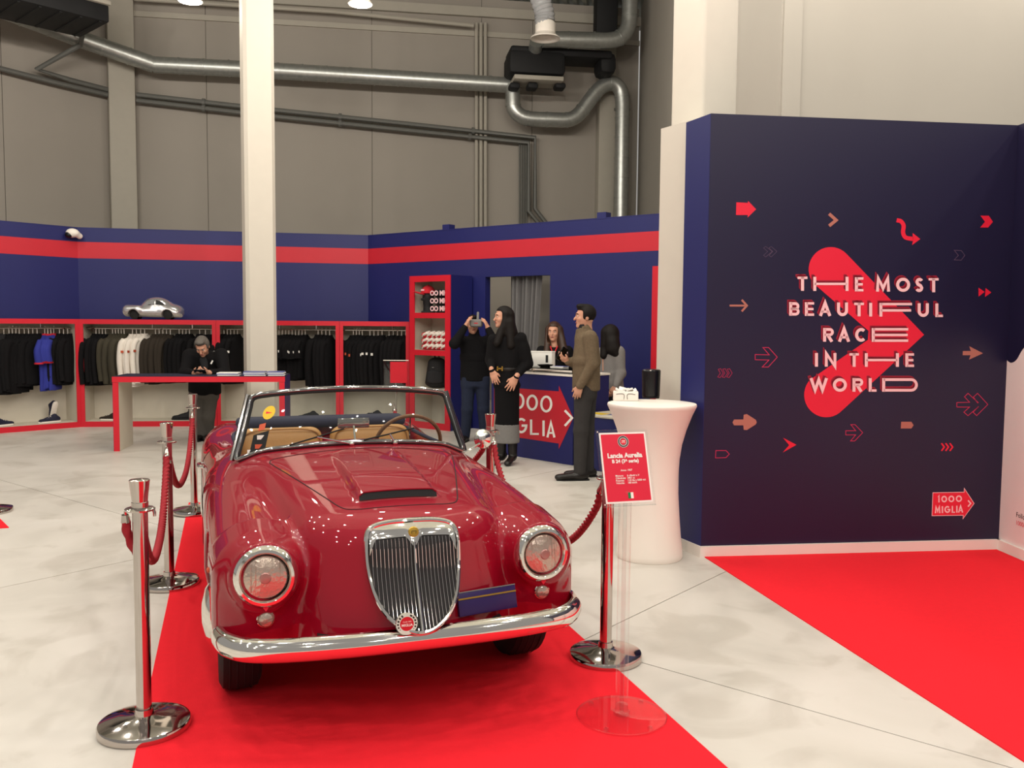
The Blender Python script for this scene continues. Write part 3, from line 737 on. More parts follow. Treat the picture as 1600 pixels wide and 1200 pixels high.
# white framed grille unit on the left
t = wroot('fan_heater', tuple(lp(60, 40, 1.0)), 'long white hanging unit with black louvred underside, top left', 'air unit')
u0 = lp(128, 56, 1.5); uo = lp(-120, -24, 1.5); ax_ = (uo - u0); ax_[2] = 0; Lx = np.linalg.norm(ax_); ax_ /= Lx; ux = np.array([-ax_[1], ax_[0], 0])
if ux @ (CC - u0) < 0: ux = -ux
def ubox(a, b_, d0, d1, z0, z1, name, m, bev=0.02):
    base = np.array([u0[0], u0[1], 0]); q = [base + ax_ * s + ux * d for s, d in ((a, d0), (b_, d0), (b_, d1), (a, d1))]
    return MB().prism([(p[0], p[1]) for p in q], z0, z1).obj(name, m, t, bevel=bev)
zc = u0[2]
ubox(0, Lx, -0.05, 1.1, zc - 0.02, zc + 0.24, 'louvre_tray', 'black_matt')
ubox(-0.02, Lx, -0.08, 1.15, zc + 0.24, zc + 0.31, 'frame', 'hall_trim')
ubox(0.05, Lx, 0.0, 1.0, zc + 0.31, zc + 0.62, 'casing', 'hall_trim', 0.05)
for i in range(14): ubox(0.1 + i * 0.3, 0.14 + i * 0.3, 0.0, 1.05, zc - 0.035, zc - 0.02, 'louvre', 'black_matt', 0)
hk = [u0 + np.array([0, 0, 0.3]), lp(146, 18, 1.4), lp(147, 26, 1.4), lp(140, 30, 1.4), lp(128, 28, 1.5)]
MB().tube(spline(hk, 5), 0.03, 8).obj('hose', 'pipe', t)
# pipes running along the walls
def pipe_thing(label, runs, r=0.045):
    t = wroot('pipe', tuple(runs[0][0]), label, 'pipe')
    for p in runs: MB().tube(p, r, 10).obj('pipe_run', 'pipe', t)
    for p in runs:
        for a, b_ in zip(p[:-1], p[1:]):
            n = int(np.linalg.norm(np.array(b_) - a) / 1.6)
            for k in range(n):
                q = np.array(a) + (np.array(b_) - a) * (k + 0.5) / n; d = (np.array(b_) - a) / np.linalg.norm(np.array(b_) - a)
                MB().tube([q - d * 0.03, q + d * 0.03], r * 1.5, 10).obj('pipe_clip', 'pipe', t)
    return t
pipe_thing('upper dark pipe with an elbow running down the back wall', [[lp(128, 56, 1.0), lp(126, 70, 0.8), lp(58, 108, 0.3), lp(110, 125, 0.25), lp(176, 142, 0.2)], [wp(214, 148, 0.2), wp(420, 171, 0.2), wp(640, 194, 0.2), wp(836, 215, 0.2), wp(836, 326, 0.2), wp(856, 352, 0.2)]])
pipe_thing('lower dark pipe parallel to the upper pipe on the back wall', [[lp(-60, 92, 0.2), lp(0, 107, 0.2), lp(90, 130, 0.2), lp(176, 150, 0.2)], [wp(214, 157, 0.2), wp(420, 181, 0.2), wp(640, 204, 0.2), wp(826, 223, 0.2), wp(826, 330, 0.2), wp(846, 354, 0.2)]])
for i, (u, v0, lab) in enumerate(((744.5, 36, 'left one of three thin conduits on the back wall'), (751.5, 36, 'middle one of three thin conduits on the back wall'), (758.5, 36, 'right one of three thin conduits on the back wall'))):
    o = MB().tube([wp(u, v0, 0.12), wp(u, 362, 0.12)], 0.035, 8).obj('conduit', 'hall_trim'); props(o, lab, 'conduit')
t = wroot('cable_tray', tuple(wp(818, 300, 0.12)), 'bundle of vertical brown cables below the pipe elbow', 'cable tray')
for u in (812, 815.5, 819, 822.5): MB().tube([wp(u, 224, 0.12), wp(u, 358, 0.12)], 0.02, 6).obj('cable', 'pipe', t)
o = MB().tube([wp(941, 150, 0.2), wp(940, 352, 0.2)], 0.035, 8).obj('conduit', 'pipe'); props(o, 'thin dark pipe left of the dropping duct', 'conduit')
o = MB().tube([wp(740, 40, 0.3), wp(520, 18, 0.3), wp(210, -2, 0.3)], 0.04, 8).obj('conduit', 'hall_trim'); props(o, 'thin pale conduit running under the cornice', 'conduit')
# two hall lamps in view
def lamp(u, v, dist, label):
    c = PY(u, v, dist)
    t = wroot('hall_lamp', tuple(c), label, 'lamp')
    T = Matrix.Translation(c)
    MB().lathe([(0.0, 0.26), (0.06, 0.25), (0.08, 0.16), (0.12, 0.06), (0.155, 0.0), (0.165, -0.015), (0.15, -0.02), (0.135, -0.005), (0.1, 0.05), (0.0, 0.07)], 28, T).obj('reflector_bowl', 'white_plastic', t)
    MB().lathe([(0.0, 0.012), (0.118, 0.012), (0.118, 0.004), (0.0, 0.0)], 28, T).obj('bulb_disc', 'lamp_glow', t)
    MB().tube([c + np.array([0, 0, 0.25]), c + np.array([0, 0, HZ - c[2]])], 0.012, 6).obj('cord', 'pipe', t)
    spot(c[0], c[1], c[2] - 0.06, LAMP_W * 0.45, 0.1)
lamp(297, 0, 12.4, 'glowing round ceiling lamp left of the white column')
lamp(563, 5, 12.4, 'glowing round ceiling lamp right of the white column')
c = PP(113, 364, K1, math.atan2(K1[1] - K0[1], K1[0] - K0[0]), -0.1)
t = wroot('wall_camera', tuple(c), 'small white dome camera on top of the blue wall', 'camera')
sd = SDF(); sd.ell(c, (0.095, 0.08, 0.07)); sd.cap(c + np.array([0.05, 0.0, 0.0]), c + np.array([0.07, 0.08, -0.04]), 0.045); sd.obj('housing', 'white_plastic', t, 0.012)
MB().sphere(c + np.array([-0.035, -0.04, -0.03]), (0.06, 0.05, 0.045)).obj('lens', 'black_plastic', t)
# ================================================================== SHOP FURNITURE
S0 = np.array([-7.146, 12.283]); S1 = np.array([-6.396, 13.094]); S2 = np.array([-1.60, 13.675])
dR = (S2 - S1) / np.linalg.norm(S2 - S1); nR = np.array([-dR[1], dR[0]]); aR = math.atan2(dR[1], dR[0])
dS = (S1 - S0) / np.linalg.norm(S1 - S0); nS = np.array([-dS[1], dS[0]]); aS = math.atan2(dS[1], dS[0])
UH, UD = 1.6, 0.5
def unit(p, d, w, label, h=UH, dep=UD, stile=0.055, sides='white', rail=True):
    """open display unit: local x along the front, y to the back"""
    t = empty('display_unit', (p[0], p[1], 0), label, 'display unit', None, math.atan2(d[1], d[0]))
    MB().box((0.012, dep / 2, h / 2), (0.024, dep, h)).obj('side_panel', 'unit_white', t)
    MB().box((w - 0.012, dep / 2, h / 2), (0.024, dep, h)).obj('side_panel', 'unit_white', t)
    MB().box((w / 2, dep - 0.01, h / 2), (w - 0.05, 0.02, h - 0.02)).obj('back_panel', 'unit_white', t)
    MB().box((w / 2, dep / 2, h - 0.03), (w - 0.05, dep - 0.04, 0.04)).obj('top_panel', 'unit_white', t)
    MB().box((w / 2, dep / 2, 0.06), (w - 0.05, dep - 0.04, 0.04)).obj('bottom_panel', 'unit_white', t)
    MB().box((w / 2, -0.006, h - 0.035), (w, 0.014, 0.07)).obj('top_rail', 'red_edge', t)
    MB().box((w / 2, -0.006, 0.04), (w, 0.014, 0.08)).obj('bottom_rail', 'red_edge', t)
    MB().box((stile / 2, -0.006, h / 2), (stile, 0.0145, h - 0.1)).obj('stile', 'red_edge', t)
    MB().box((w - stile / 2, -0.006, h / 2), (stile, 0.0145, h - 0.1)).obj('stile', 'red_edge', t)
    if rail:
        MB().tube([(0.02, 0.22, 1.465), (w - 0.02, 0.22, 1.465)], 0.014, 10).obj('clothes_rail', 'steel', t)
        for x in ((0.8,) if w < 1.3 else (0.5 * w, 0.8 * w)): MB().tube([(x, 0.22, 1.47), (x, 0.22, 1.56)], 0.012, 8).obj('rail_bracket', 'steel', t)
    return t
def sx(u): # distance along the right-hand run for a picture column
    return (PP(u, 600, S1, aR)[:2] - S1) @ dR
xs = [0.0, sx(339), sx(531), sx(640)]
labs = ['long red framed clothes unit left of the white column', 'red framed clothes unit partly behind the white column', 'red framed clothes unit beside the tall shelf tower']
for i in range(3): unit(S1 + dR * xs[i], dR, xs[i + 1] - xs[i] - 0.004, labs[i])
pL = S1 - dS * 2.25
unit(pL, dS, 2.24, 'red framed clothes unit at the far left')
def garment(kind):
    """one hanging garment; local: hook at origin, x = width of the shoulders, y = thickness, z down"""
    t = empty('garment', (0, 0, 0))
    L_, sl = {'jacket': (0.74, 0.62), 'shirt': (0.78, 0.6), 'polo': (0.72, 0.26)}[kind]
    b = MB(); n = 14
    rows = [(-0.02, 0.07, 0.035), (-0.055, 0.1, 0.045), (-0.09, 0.2, 0.05), (-0.13, 0.225, 0.055), (-0.3, 0.21, 0.06), (-0.55, 0.2, 0.055), (-L_ + 0.03, 0.215, 0.05), (-L_, 0.21, 0.045)]
    vs, fs = [], []
    for z, w, tk in rows:
        for i in range(n):
            a = 2 * math.pi * i / n; c, s_ = math.cos(a), math.sin(a)
            vs.append((w * abs(c) ** 0.7 * (1 if c > 0 else -1), tk * s_ * (1 + 0.18 * math.sin(5 * a + z * 9)), z + (0.006 * math.sin(4 * a) if z < -L_ + 0.02 else 0)))
    for j in range(len(rows) - 1):
        for i in range(n): fs.append((j * n + i, j * n + (i + 1) % n, (j + 1) * n + (i + 1) % n, (j + 1) * n + i))
    fs.append(tuple(range(n))); fs.append(tuple((len(rows) - 1) * n + i for i in range(n)))
    b.add(vs, fs); b.obj('torso', None if False else 'black_wool', t, sharp=70)
    for s_ in (-1, 1):
        pts = spline([(s_ * 0.17, 0, -0.1), (s_ * 0.225, 0.005, -0.17), (s_ * 0.25, 0.01, -0.1 - sl * 0.5), (s_ * 0.24, -0.005, -0.1 - sl)], 4)
        r = [0.05 - 0.012 * i / (len(pts) - 1) + (0.03 * i / (len(pts) - 1) if kind == 'polo' else 0) for i in range(len(pts))]
        MB().tube(pts, r, 9).obj('sleeve', 'black_wool', t, sharp=70)
    cb_ = MB(); cb_.lathe([(0.065, 0.0), (0.07, -0.035), (0.06, -0.045), (0.052, 0.0)], 12, Matrix.Scale(0.6, 4, (0, 1, 0))); cb_.obj('collar', 'black_wool', t, sharp=70)
    h = MB(); h.tube(spline([(0, 0, -0.03), (0, 0, 0.05), (0.0, 0, 0.075), (0.012, 0, 0.092), (0.026, 0, 0.08)], 3), 0.0065, 6); h.tube([(-0.17, 0, -0.095), (0, 0, -0.02), (0.17, 0, -0.095)], 0.008, 6)
    h.obj('hanger', 'steel', t)
    return t
PROT = {k: garment(k) for k in ('jacket', 'shirt', 'polo')}
for p in PROT.values():
    for ch in p.children:
        if not ch.data.materials: pass
        ch.material_slots[0].link = 'OBJECT'
    p.children and None
used = set()
def hang(u, d0, dirv, nrm, base, ang, kind, m, label, cat, group, yaw, trim=None, zs=1.0, mark=None, k=0):
    """garment under the rail of a unit at picture column u"""
    pos = PP(u, 520, base - nrm * 0.0, ang, 0.22)
    src = PROT[kind]; first = kind not in used; used.add(kind)
    if first: r = src
    else: r = dup_tree(src)
    r.location = (pos[0], pos[1], 1.385 + 0.006 * math.sin(k * 5.3)); r.rotation_euler = (0.02 * math.sin(k * 3.1), 0.02 * math.cos(k * 2.3), yaw + 0.07 * math.sin(k * 1.7)); r.scale = (1 + 0.06 * math.sin(k * 2.9), 1 + 0.2 * math.sin(k * 4.1), zs * (1 + 0.03 * math.sin(k * 3.7)))
    props(r, label, cat, group)
    for c in r.children:
        base_name = c.name.split('.')[0]
        c.material_slots[0].link = 'OBJECT'
        c.material_slots[0].material = MATS['white_plastic' if base_name == 'hanger' else (trim if (trim and base_name == 'collar') else m)]
    if mark:
        MB().box((0.12, -0.066, -0.24), (0.05, 0.004, 0.03)).obj('chest_mark', mark, r)
        MB().box((-0.262, -0.045, -0.27), (0.012, 0.04, 0.035)).obj('sleeve_mark', mark, r)
    if trim:
        for s_ in (-1, 1): MB().lathe([(0.075, -0.355), (0.08, -0.375), (0.07, -0.375)], 10, Matrix.Translation((s_ * 0.241, -0.005, 0))).obj('cuff', trim, r)
    return r
RY = aR + math.radians(62); LY = aS + math.radians(40)
ORD = ['first', 'second', 'third', 'fourth', 'fifth', 'sixth', 'seventh', 'eighth', 'ninth']
def row(us, kind, m, label, group, cat='jacket', left=False, yaw=None, zs=1.0, trim=None, mark=None):
    for k, u in enumerate(us):
        y = yaw if yaw is not None else (LY if left else RY)
        hang(u, 0, dS if left else dR, nS if left else nR, S1, aS if left else aR, kind, m, ORD[k] + ' from left, ' + label, cat, group, y, trim, zs, mark, k + u)
lr = lambda a, b_, n: [a + (b_ - a) * i / (n - 1) for i in range(n)]
row(lr(-14, 6, 4), 'jacket', 'charcoal', 'charcoal sweatshirts at the far left edge of the picture', 'charcoal sweatshirts at the left edge', 'sweatshirt', True)
row(lr(14, 30, 4), 'jacket', 'black_wool', 'long black jackets left in the far left clothes unit', 'long black jackets in the far left unit', 'jacket', True, zs=1.12)
row(lr(38, 58, 4), 'jacket', 'black_wool', 'black hooded jackets in the middle of the far left unit', 'black hooded jackets in the far left unit', 'jacket', True, yaw=aS + 0.35)
row(lr(70, 84, 4), 'polo', 'royal_cloth', 'royal blue polo shirts with red sleeve bands', 'royal blue polo shirts', 'polo shirt', True, zs=1.12, trim='red_cloth', yaw=aS + 0.9)
row(lr(93, 112, 4), 'jacket', 'black_wool', 'black jackets right of the blue polo shirts', 'black jackets beside the blue polos', 'jacket', True, yaw=aS + 0.5)
row(lr(150, 165, 4), 'jacket', 'black_wool', 'black jackets left of the olive jackets', 'black jackets left of the olive ones', zs=1.02)
row(lr(176, 194, 5), 'jacket', 'olive_cloth', 'olive jackets between the black jackets and the white shirts', 'olive jackets', zs=1.0)
row(lr(207, 226, 4), 'shirt', 'white_cloth', 'white long sleeved shirts with small chest marks on hangers', 'white shirts', 'shirt', zs=0.98, mark='orange_mark')
row(lr(243, 266, 5), 'jacket', 'brown_cloth', 'dark brown jackets right of the white shirts', 'dark brown jackets')
row(lr(280, 296, 4), 'jacket', 'black_wool', 'black jackets left of the man with the phone', 'black jackets left of the man', zs=0.96)
row(lr(312, 330, 3), 'jacket', 'black_wool', 'black jackets behind the head of the man with the phone', 'black jackets behind the man')
row(lr(350, 371, 5), 'jacket', 'black_wool', 'black jackets just left of the white column', 'black jackets left of the column', mark='white_paper')
row(lr(436, 477, 9), 'polo', 'black_wool', 'black shirts with white chest marks right of the white column', 'black shirts with white chest marks', 'shirt', mark='white_paper', yaw=aR + 1.0, zs=0.95)
row(lr(497, 515, 4), 'jacket', 'black_wool', 'long black jackets left of the middle red post', 'long black jackets', zs=1.12)
row(lr(552, 566, 4), 'jacket', 'black_wool', 'black jackets with orange arm patches', 'black jackets with orange patches', zs=1.12, mark='orange_mark', yaw=aR + 0.5)
row(lr(578, 597, 4), 'jacket', 'black_wool', 'black zip jackets in the middle of the right clothes unit', 'black zip jackets', zs=1.05, mark='white_paper', yaw=aR + 0.7)
row(lr(608, 634, 5), 'jacket', 'black_wool', 'black padded jackets beside the shelf tower', 'black padded jackets', zs=1.05)
# shoes on the unit floors
def shoe(name, pos, rz, m, sole, label, sz=1.0, high=False, tilt=0.0):
    t = empty(name, tuple(pos), label, 'shoe', None, rz)
    if tilt: t.rotation_euler = (0, tilt, rz)
    s_ = SDF(); q = sz
    s_.econe((-0.11 * q, 0, 0.045 * q), (0.12 * q, 0, 0.032 * q), (0, 1, 0), (0.036 * q, 0.04 * q), (0.042 * q, 0.026 * q), rnd=0.05)
    s_.cap((-0.09 * q, 0, 0.05 * q), (-0.075 * q, 0, (0.15 if high else 0.09) * q), 0.036 * q, 0.033 * q, k=0.03)
    s_.cap((-0.06 * q, 0, 0.08 * q), (0.05 * q, 0, 0.05 * q), 0.03 * q, 0.024 * q, k=0.03)
    s_.box((0, 0, -0.05), (0.4, 0.4, 0.055), op='s', k=0.004)
    s_.obj('upper', m, t, 0.008)
    b = MB(); pl = [(-0.155 * q, -0.025 * q), (-0.12 * q, -0.042 * q), (0.03 * q, -0.045 * q), (0.13 * q, -0.043 * q), (0.175 * q, 0), (0.13 * q, 0.043 * q), (0.03 * q, 0.043 * q), (-0.12 * q, 0.042 * q), (-0.155 * q, 0.025 * q)]
    b.prism(pl, 0.0, 0.022 * q).obj('sole', sole, t, bevel=0.004)
    lc = MB()
    for i in range(3): lc.tube([(0.0 + i * 0.028, -0.028 * q, (0.085 - i * 0.011) * q), (0.0 + i * 0.028, 0.0, (0.094 - i * 0.012) * q), (0.0 + i * 0.028, 0.028 * q, (0.085 - i * 0.011) * q)], 0.004, 5)
    lc.obj('laces', sole, t)
    return t
def on_unit(u, left=False, off=0.18):
    p = PP(u, 655, S1, aS if left else aR, off); return (p[0], p[1], 0.081)
shoe('sneaker', on_unit(4, True), aS + 0.35, 'navy_fabric', 'white_plastic', 'dark sneaker with white sole at the far left edge', 1.0)
shoe('sneaker', on_unit(78, True), aS + math.pi + 0.2, 'navy_fabric', 'white_plastic', 'navy sneaker with white toe lying under the blue polos', 1.0)
p_ = on_unit(85, True, 0.28); shoe('sneaker', (p_[0], p_[1], p_[2] + 0.145), aS + 1.9, 'navy_fabric', 'white_plastic', 'navy and white sneaker standing on its toe', 1.0, tilt=1.25)
shoe('sneaker', on_unit(171), aR + math.pi - 0.2, 'brown_cloth', 'white_plastic', 'brown sneaker with white sole in the clothes unit', 0.9)
shoe('sneaker', on_unit(289), aR + math.pi, 'black_matt', 'black_matt', 'black boot behind the leaning man', 1.15, True)
shoe('sneaker', on_unit(482), aR + math.pi, 'charcoal', 'black_matt', 'charcoal shoe right of the white column', 1.05)
shoe('sneaker', on_unit(582), aR + math.pi - 0.1, 'charcoal', 'white_plastic', 'grey patterned sneaker on the bottom board of the right clothes unit', 1.1)
shoe('sneaker', on_unit(571, off=0.12), aR + math.pi + 0.3, 'black_matt', 'white_plastic', 'black and white sneaker in front of the grey one', 0.8)
# ------------------------------------------------------------------ tall shelf tower
T0 = PY(641, 600, 13.45)[:2]; T1 = PY(704, 600, 12.93)[:2]; dT = (T1 - T0); wT = np.linalg.norm(dT); dT /= wT; aT = math.atan2(dT[1], dT[0])
def tower(p, ang, w, shelves, h, dep, label):
    t = empty('shelf_tower', (p[0], p[1], 0), label, 'shelf tower', None, ang)
    for x in (0.02, w - 0.02):
        MB().box((x, dep / 2, h / 2), (0.04, dep, h)).obj('side_panel', 'unit_white' , t)
    MB().box((w + 0.004, dep / 2, h / 2), (0.008, dep, h)).obj('outer_cladding', 'blue_wall', t)
    MB().box((w / 2, dep - 0.01, h / 2), (w - 0.08, 0.02, h)).obj('back_panel', 'unit_white', t)
    MB().box((w / 2, dep / 2, h - 0.02), (w - 0.08, dep, 0.04)).obj('top_panel', 'unit_white', t)
    for x in (0.05, w - 0.05): MB().box((x, -0.008, h / 2), (0.1, 0.016, h)).obj('stile', 'red_edge', t)
    MB().box((w / 2, -0.008, h - 0.045), (w - 0.2, 0.0155, 0.09)).obj('top_rail', 'red_edge', t)
    MB().box((w / 2, -0.008, 0.05), (w - 0.2, 0.0155, 0.1)).obj('bottom_rail', 'red_edge', t)
    for z in shelves:
        s_ = MB().box((w / 2, dep / 2, z - 0.03), (w - 0.08, dep - 0.03, 0.06)).obj('shelf', 'unit_white', t)
        MB().box((w / 2, -0.008, z - 0.04), (w - 0.2, 0.0155, 0.08)).obj('shelf_edge', 'red_edge', s_)
    return t
zS = [1.735, 1.18, 0.60]
tw = tower(T0, aT, wT, zS, 2.285, 0.46, 'tall red framed shelf tower with blue side beside the doorway')
def tl(x, y, z): return (T0[0] + math.cos(aT) * x - math.sin(aT) * y, T0[1] + math.sin(aT) * x + math.cos(aT) * y, z)
# mannequin head with cap
p = np.array(tl(wT * 0.30, 0.13, 1.735))
t = wroot('mannequin_head', tuple(p), 'black mannequin head wearing a red cap on the top shelf', 'mannequin head')
s_ = SDF(); s_.cap(p + [0, 0, 0.05], p + [0, 0, 0.12], 0.075, 0.07); s_.ell(p + np.array([0, 0, 0.24]), (0.085, 0.1, 0.12), k=0.06); s_.cap(p + np.array([-0.06, -0.06, 0.2]), p + np.array([-0.085, -0.085, 0.2]), 0.02, k=0.02); s_.box(p + np.array([0, 0, 0.012]), (0.1, 0.1, 0.014), rnd=0.012)
s_.obj('head', 'black_matt', t, 0.01)
c = p + np.array([0, 0, 0.30])
t = wroot('cap', tuple(c), 'red peaked cap on the black mannequin head', 'cap')
s_ = SDF(); s_.ell(c, (0.108, 0.12, 0.115)); s_.box(c + np.array([0, 0, -0.12]), (0.2, 0.2, 0.11), op='s', k=0.005); s_.obj('crown', 'red_cloth', t, 0.009)
s_ = SDF(); pk = c + np.array([-0.13, -0.08, -0.005]); s_.ell(pk, (0.09, 0.08, 0.014), R=np.array(Matrix.Rotation(0.25, 3, 'Y'))); s_.obj('peak', 'red_cloth', t, 0.007)
MB().sphere(c + np.array([0, 0, 0.115]), 0.012).obj('button', 'red_cloth', t)
MB().box(c + np.array([-0.075, -0.088, 0.04]), (0.07, 0.006, 0.025), rz=-0.75).obj('front_mark', 'print_pink', t)
# folded shirts
def folded(pos, ang, w, d, h, m, label, group, stripes=None, name='folded_shirt'):
    t = empty(name, tuple(pos), label, 'folded shirt', group, ang)
    s_ = SDF(); s_.box((0, 0, h / 2), (w / 2, d / 2, h / 2), rnd=h * 0.48, k=0); s_.obj('fold', m, t, 0.012)
    if stripes:
        for i in range(3):
            x = -w * 0.36 + i * w * 0.34
            b = MB(); b.tube(spline([(x, -d / 2 + 0.004, h * 0.25), (x + 0.03, -d / 2 - 0.005, h * 0.55), (x + 0.09, -d / 2 + 0.004, h * 0.82), (x + 0.1, -d / 2 + 0.06, h * 1.0)], 4), [0.012] * 4 + [0.02] * 4 + [0.026] * 5, 7); b.obj('pattern', stripes, t)
    return t
for k in range(3):
    t = folded(tl(wT * 0.72, 0.21, 1.737 + k * 0.115), aT, 0.34, 0.36, 0.112, 'black_matt', ('bottom', 'middle', 'top')[k] + ' one of three folded black shirts with pale lettering', 'folded black shirts on the top shelf')
    me = text_mesh('OO MIGL', 0.10, 'CENTER', 0.004); me.transform(Matrix.Translation((-0.0, -0.184, 0.056)) @ Matrix.Rotation(math.pi / 2, 4, 'X')); link('lettering', me, 'print_pink', t)
for col, xx in enumerate((0.40, 0.74)):
    for k in range(3):
        folded(tl(wT * xx, 0.2, 1.182 + k * 0.088), aT, 0.30, 0.34, 0.086, 'red_cloth', f"{('bottom', 'middle', 'top')[k]} red and white folded shirt in the {('left', 'right')[col]} pile on the tower", 'red and white folded shirts', 'white_cloth')
def backpack(p, q, label):
    p = np.array(p); t = wroot('backpack', tuple(p), label, 'backpack')
    s_ = SDF(); s_.econe(p + [0, 0, 0.08 * q], p + [0, 0, 0.36 * q], (1, 0, 0), (0.17 * q, 0.09 * q), (0.13 * q, 0.07 * q), rnd=0.09); s_.box(p + [0, 0, -0.1], (0.5, 0.5, 0.102), op='s', k=0.01)
    s_.obj('bag', 'black_matt', t, 0.012)
    MB().tube(spline([p + [-0.03, 0, 0.43 * q], p + [-0.02, 0, 0.5 * q], p + [0.02, 0, 0.5 * q], p + [0.03, 0, 0.43 * q]], 5), 0.011, 8).obj('handle', 'black_matt', t)
    s_ = SDF(); f = p + np.array([-0.02, -0.085 * q, 0.16 * q]); s_.econe(f - [0, 0, 0.06 * q], f + [0, 0, 0.06 * q], (1, 0, 0), (0.12 * q, 0.03), (0.11 * q, 0.025), rnd=0.04); s_.obj('front_pocket', 'charcoal', t, 0.012)
    MB().box(p + np.array([-0.05, -0.1 * q, 0.3 * q]), (0.03, 0.012, 0.01)).obj('label_patch', 'grey_fabric', t)
backpack(tl(wT * 0.44, 0.2, 0.602), 1.05, 'large black backpack on the lower tower shelf')
backpack(tl(wT * 0.86, 0.3, 0.602), 0.66, 'smaller black bag beside the backpack')
# second tower seen at the edge of the white wall
q0 = PY(1017, 600, 11.05)[:2]
tower(q0, a3, 0.85, [1.72, 1.2, 0.62], 2.31, 0.4, 'red framed shelf at the edge of the white wall')
# ------------------------------------------------------------------ sales counter with arrow sign
Q0 = np.array([-0.25, 10.84]); Q1 = np.array([0.69, 9.88]); dQ = (Q1 - Q0); wQ = np.linalg.norm(dQ); dQ /= wQ; nQ = np.array([-dQ[1], dQ[0]]); aQ = math.atan2(dQ[1], dQ[0])
t = wroot('sales_counter', (Q0[0], Q0[1], 0), 'blue sales counter with a red arrow sign and glass top', 'counter')
qp = lambda x, y: Q0 + dQ * x + nQ * y
MB().prism([qp(0, 0), qp(wQ, 0), qp(wQ, 0.62), qp(0, 0.62)], 0, 1.0).obj('body', 'blue_wall', t)
MB().prism([qp(-0.01, -0.01), qp(wQ + 0.01, -0.01), qp(wQ + 0.01, 0.63), qp(-0.01, 0.63)], 1.0, 1.022).obj('top_board', 'white_plastic', t)
MB().prism([qp(0, 0.01), qp(wQ, 0.01), qp(wQ, 0.3), qp(0, 0.3)], 1.07, 1.08).obj('glass_top', 'smoke_glass', t)
for x in (0.03, wQ / 2, wQ - 0.03): MB().prism([qp(x - 0.015, 0.02), qp(x + 0.015, 0.02), qp(x + 0.015, 0.05), qp(x - 0.015, 0.05)], 1.022, 1.07).obj('glass_support', 'steel', t)
body = [o for o in t.children if o.name.startswith('body')][0]
def on_q(u, v, off): return PP(u, v, Q0, aQ, -off - 0.001)
c4 = lambda x, y: (820 + x / 4, 460 + y / 4)
pl = [(772, 604), c4(213, 606), c4(213, 570), c4(303, 772), c4(212, 968), c4(212, 932), (772, 678)]
z0 = [('1', 770, 778), ('0', 783, 800), ('0', 804, 822.5), ('0', 823, 842), ('0', 845, 864)]
l1 = [('1', 776, 784, 612.5, 637), ('0', 788, 803, 613, 638.5), ('0', 806, 822, 614.5, 640.5), ('0', 845, 863, 618.5, 645)]
l1 = [('1', 781, 789, 611.5, 635), ('0', 788, 800, 612, 636.5), ('0', 822.5, 840.5, 616.5, 641.5), ('0', 844, 863, 618, 644.5)]
l1[1] = ('0', 803, 819.5, 614.5, 639); l1.insert(0, ('1', 788, 797, 612.5, 636.5)); l1.pop(1)
l2 = [('M', 776, 793, 649, 673), ('I', 797, 801.5, 650.5, 674.5), ('G', 805, 824, 653, 677), ('L', 828, 842, 655.5, 679.5), ('I', 847, 851.5, 657, 681.5), ('A', 853.5, 868, 658.5, 683.5)]
miglia_sign(on_q, body, Q0, pl, l1, l2, [c4(250, 725), c4(295, 772), c4(250, 822)], 3.6)
# things on the counter
b0 = PP(842, 569, Q0, aQ, 0.3); b0[2] = 1.022
t = empty('box', (b0[0], b0[1], 1.081), 'white cardboard box on the counter beside the woman', 'box', None, -0.25)
MB().box((0, 0, 0.085), (0.36, 0.2, 0.17)).obj('carton', 'white_paper', t, bevel=0.004)
MB().box((0, 0, 0.1715), (0.365, 0.205, 0.012)).obj('lid', 'white_paper', t)
MB().box((0.12, -0.1015, 0.09), (0.03, 0.002, 0.09)).obj('mark', 'charcoal', t)
for u, lab, m_ in ((852, 'small dark dish on the counter glass', 'black_plastic'), (874, 'pale leaflet stack on the counter beside the man', 'white_paper')):
    c = PP(u, 576, Q0, aQ, 0.17); c[2] = 1.081
    if m_ == 'white_paper':
        t = empty('leaflet_stack', tuple(c), lab, 'leaflets', None, -0.7); MB().box((0, 0, 0.008), (0.18, 0.12, 0.016)).obj('stack', m_, t, bevel=0.002); MB().box((0.01, 0.005, 0.0175), (0.175, 0.115, 0.003), rz=0.1).obj('top_leaflet', 'catalog_blue', t)
    else:
        t = empty('dish', tuple(c), lab, 'dish'); MB().lathe([(0.0, 0.004), (0.06, 0.0), (0.09, 0.02), (0.095, 0.03), (0.06, 0.012), (0.0, 0.01)], 20).obj('bowl', m_, t)
# low blue display plinth right of the man
c = np.array([1.16, 9.72])
t = empty('display_plinth', (c[0], c[1], 0), 'low blue plinth with a pale top between the man and the white table', 'plinth', None, aQ)
MB().box((0, 0, 0.29), (0.62, 0.6, 0.58)).obj('body', 'blue_wall', t, bevel=0.004); MB().box((0, 0, 0.59), (0.64, 0.62, 0.018)).obj('top_board', 'unit_white', t, bevel=0.003)
for i, (dx, dy, m_, lab) in enumerate(((-0.12, -0.16, 'yellow_mark', 'yellow magazine on the low blue plinth'), (0.1, -0.1, 'catalog_blue', 'blue magazine on the low blue plinth'), (0.0, 0.12, 'red_cloth', 'red magazine on the low blue plinth'))):
    r_ = Matrix.Rotation(aQ, 3, 'Z') @ Vector((dx, dy, 0))
    t = empty('magazine', (c[0] + r_.x, c[1] + r_.y, 0.6), lab, 'magazine', 'magazines on the plinth', aQ + 0.2 * i)
    MB().box((0, 0, 0.004), (0.2, 0.14, 0.008)).obj('pages', 'white_paper', t); MB().box((0, 0, 0.009), (0.203, 0.143, 0.002)).obj('cover', m_, t)
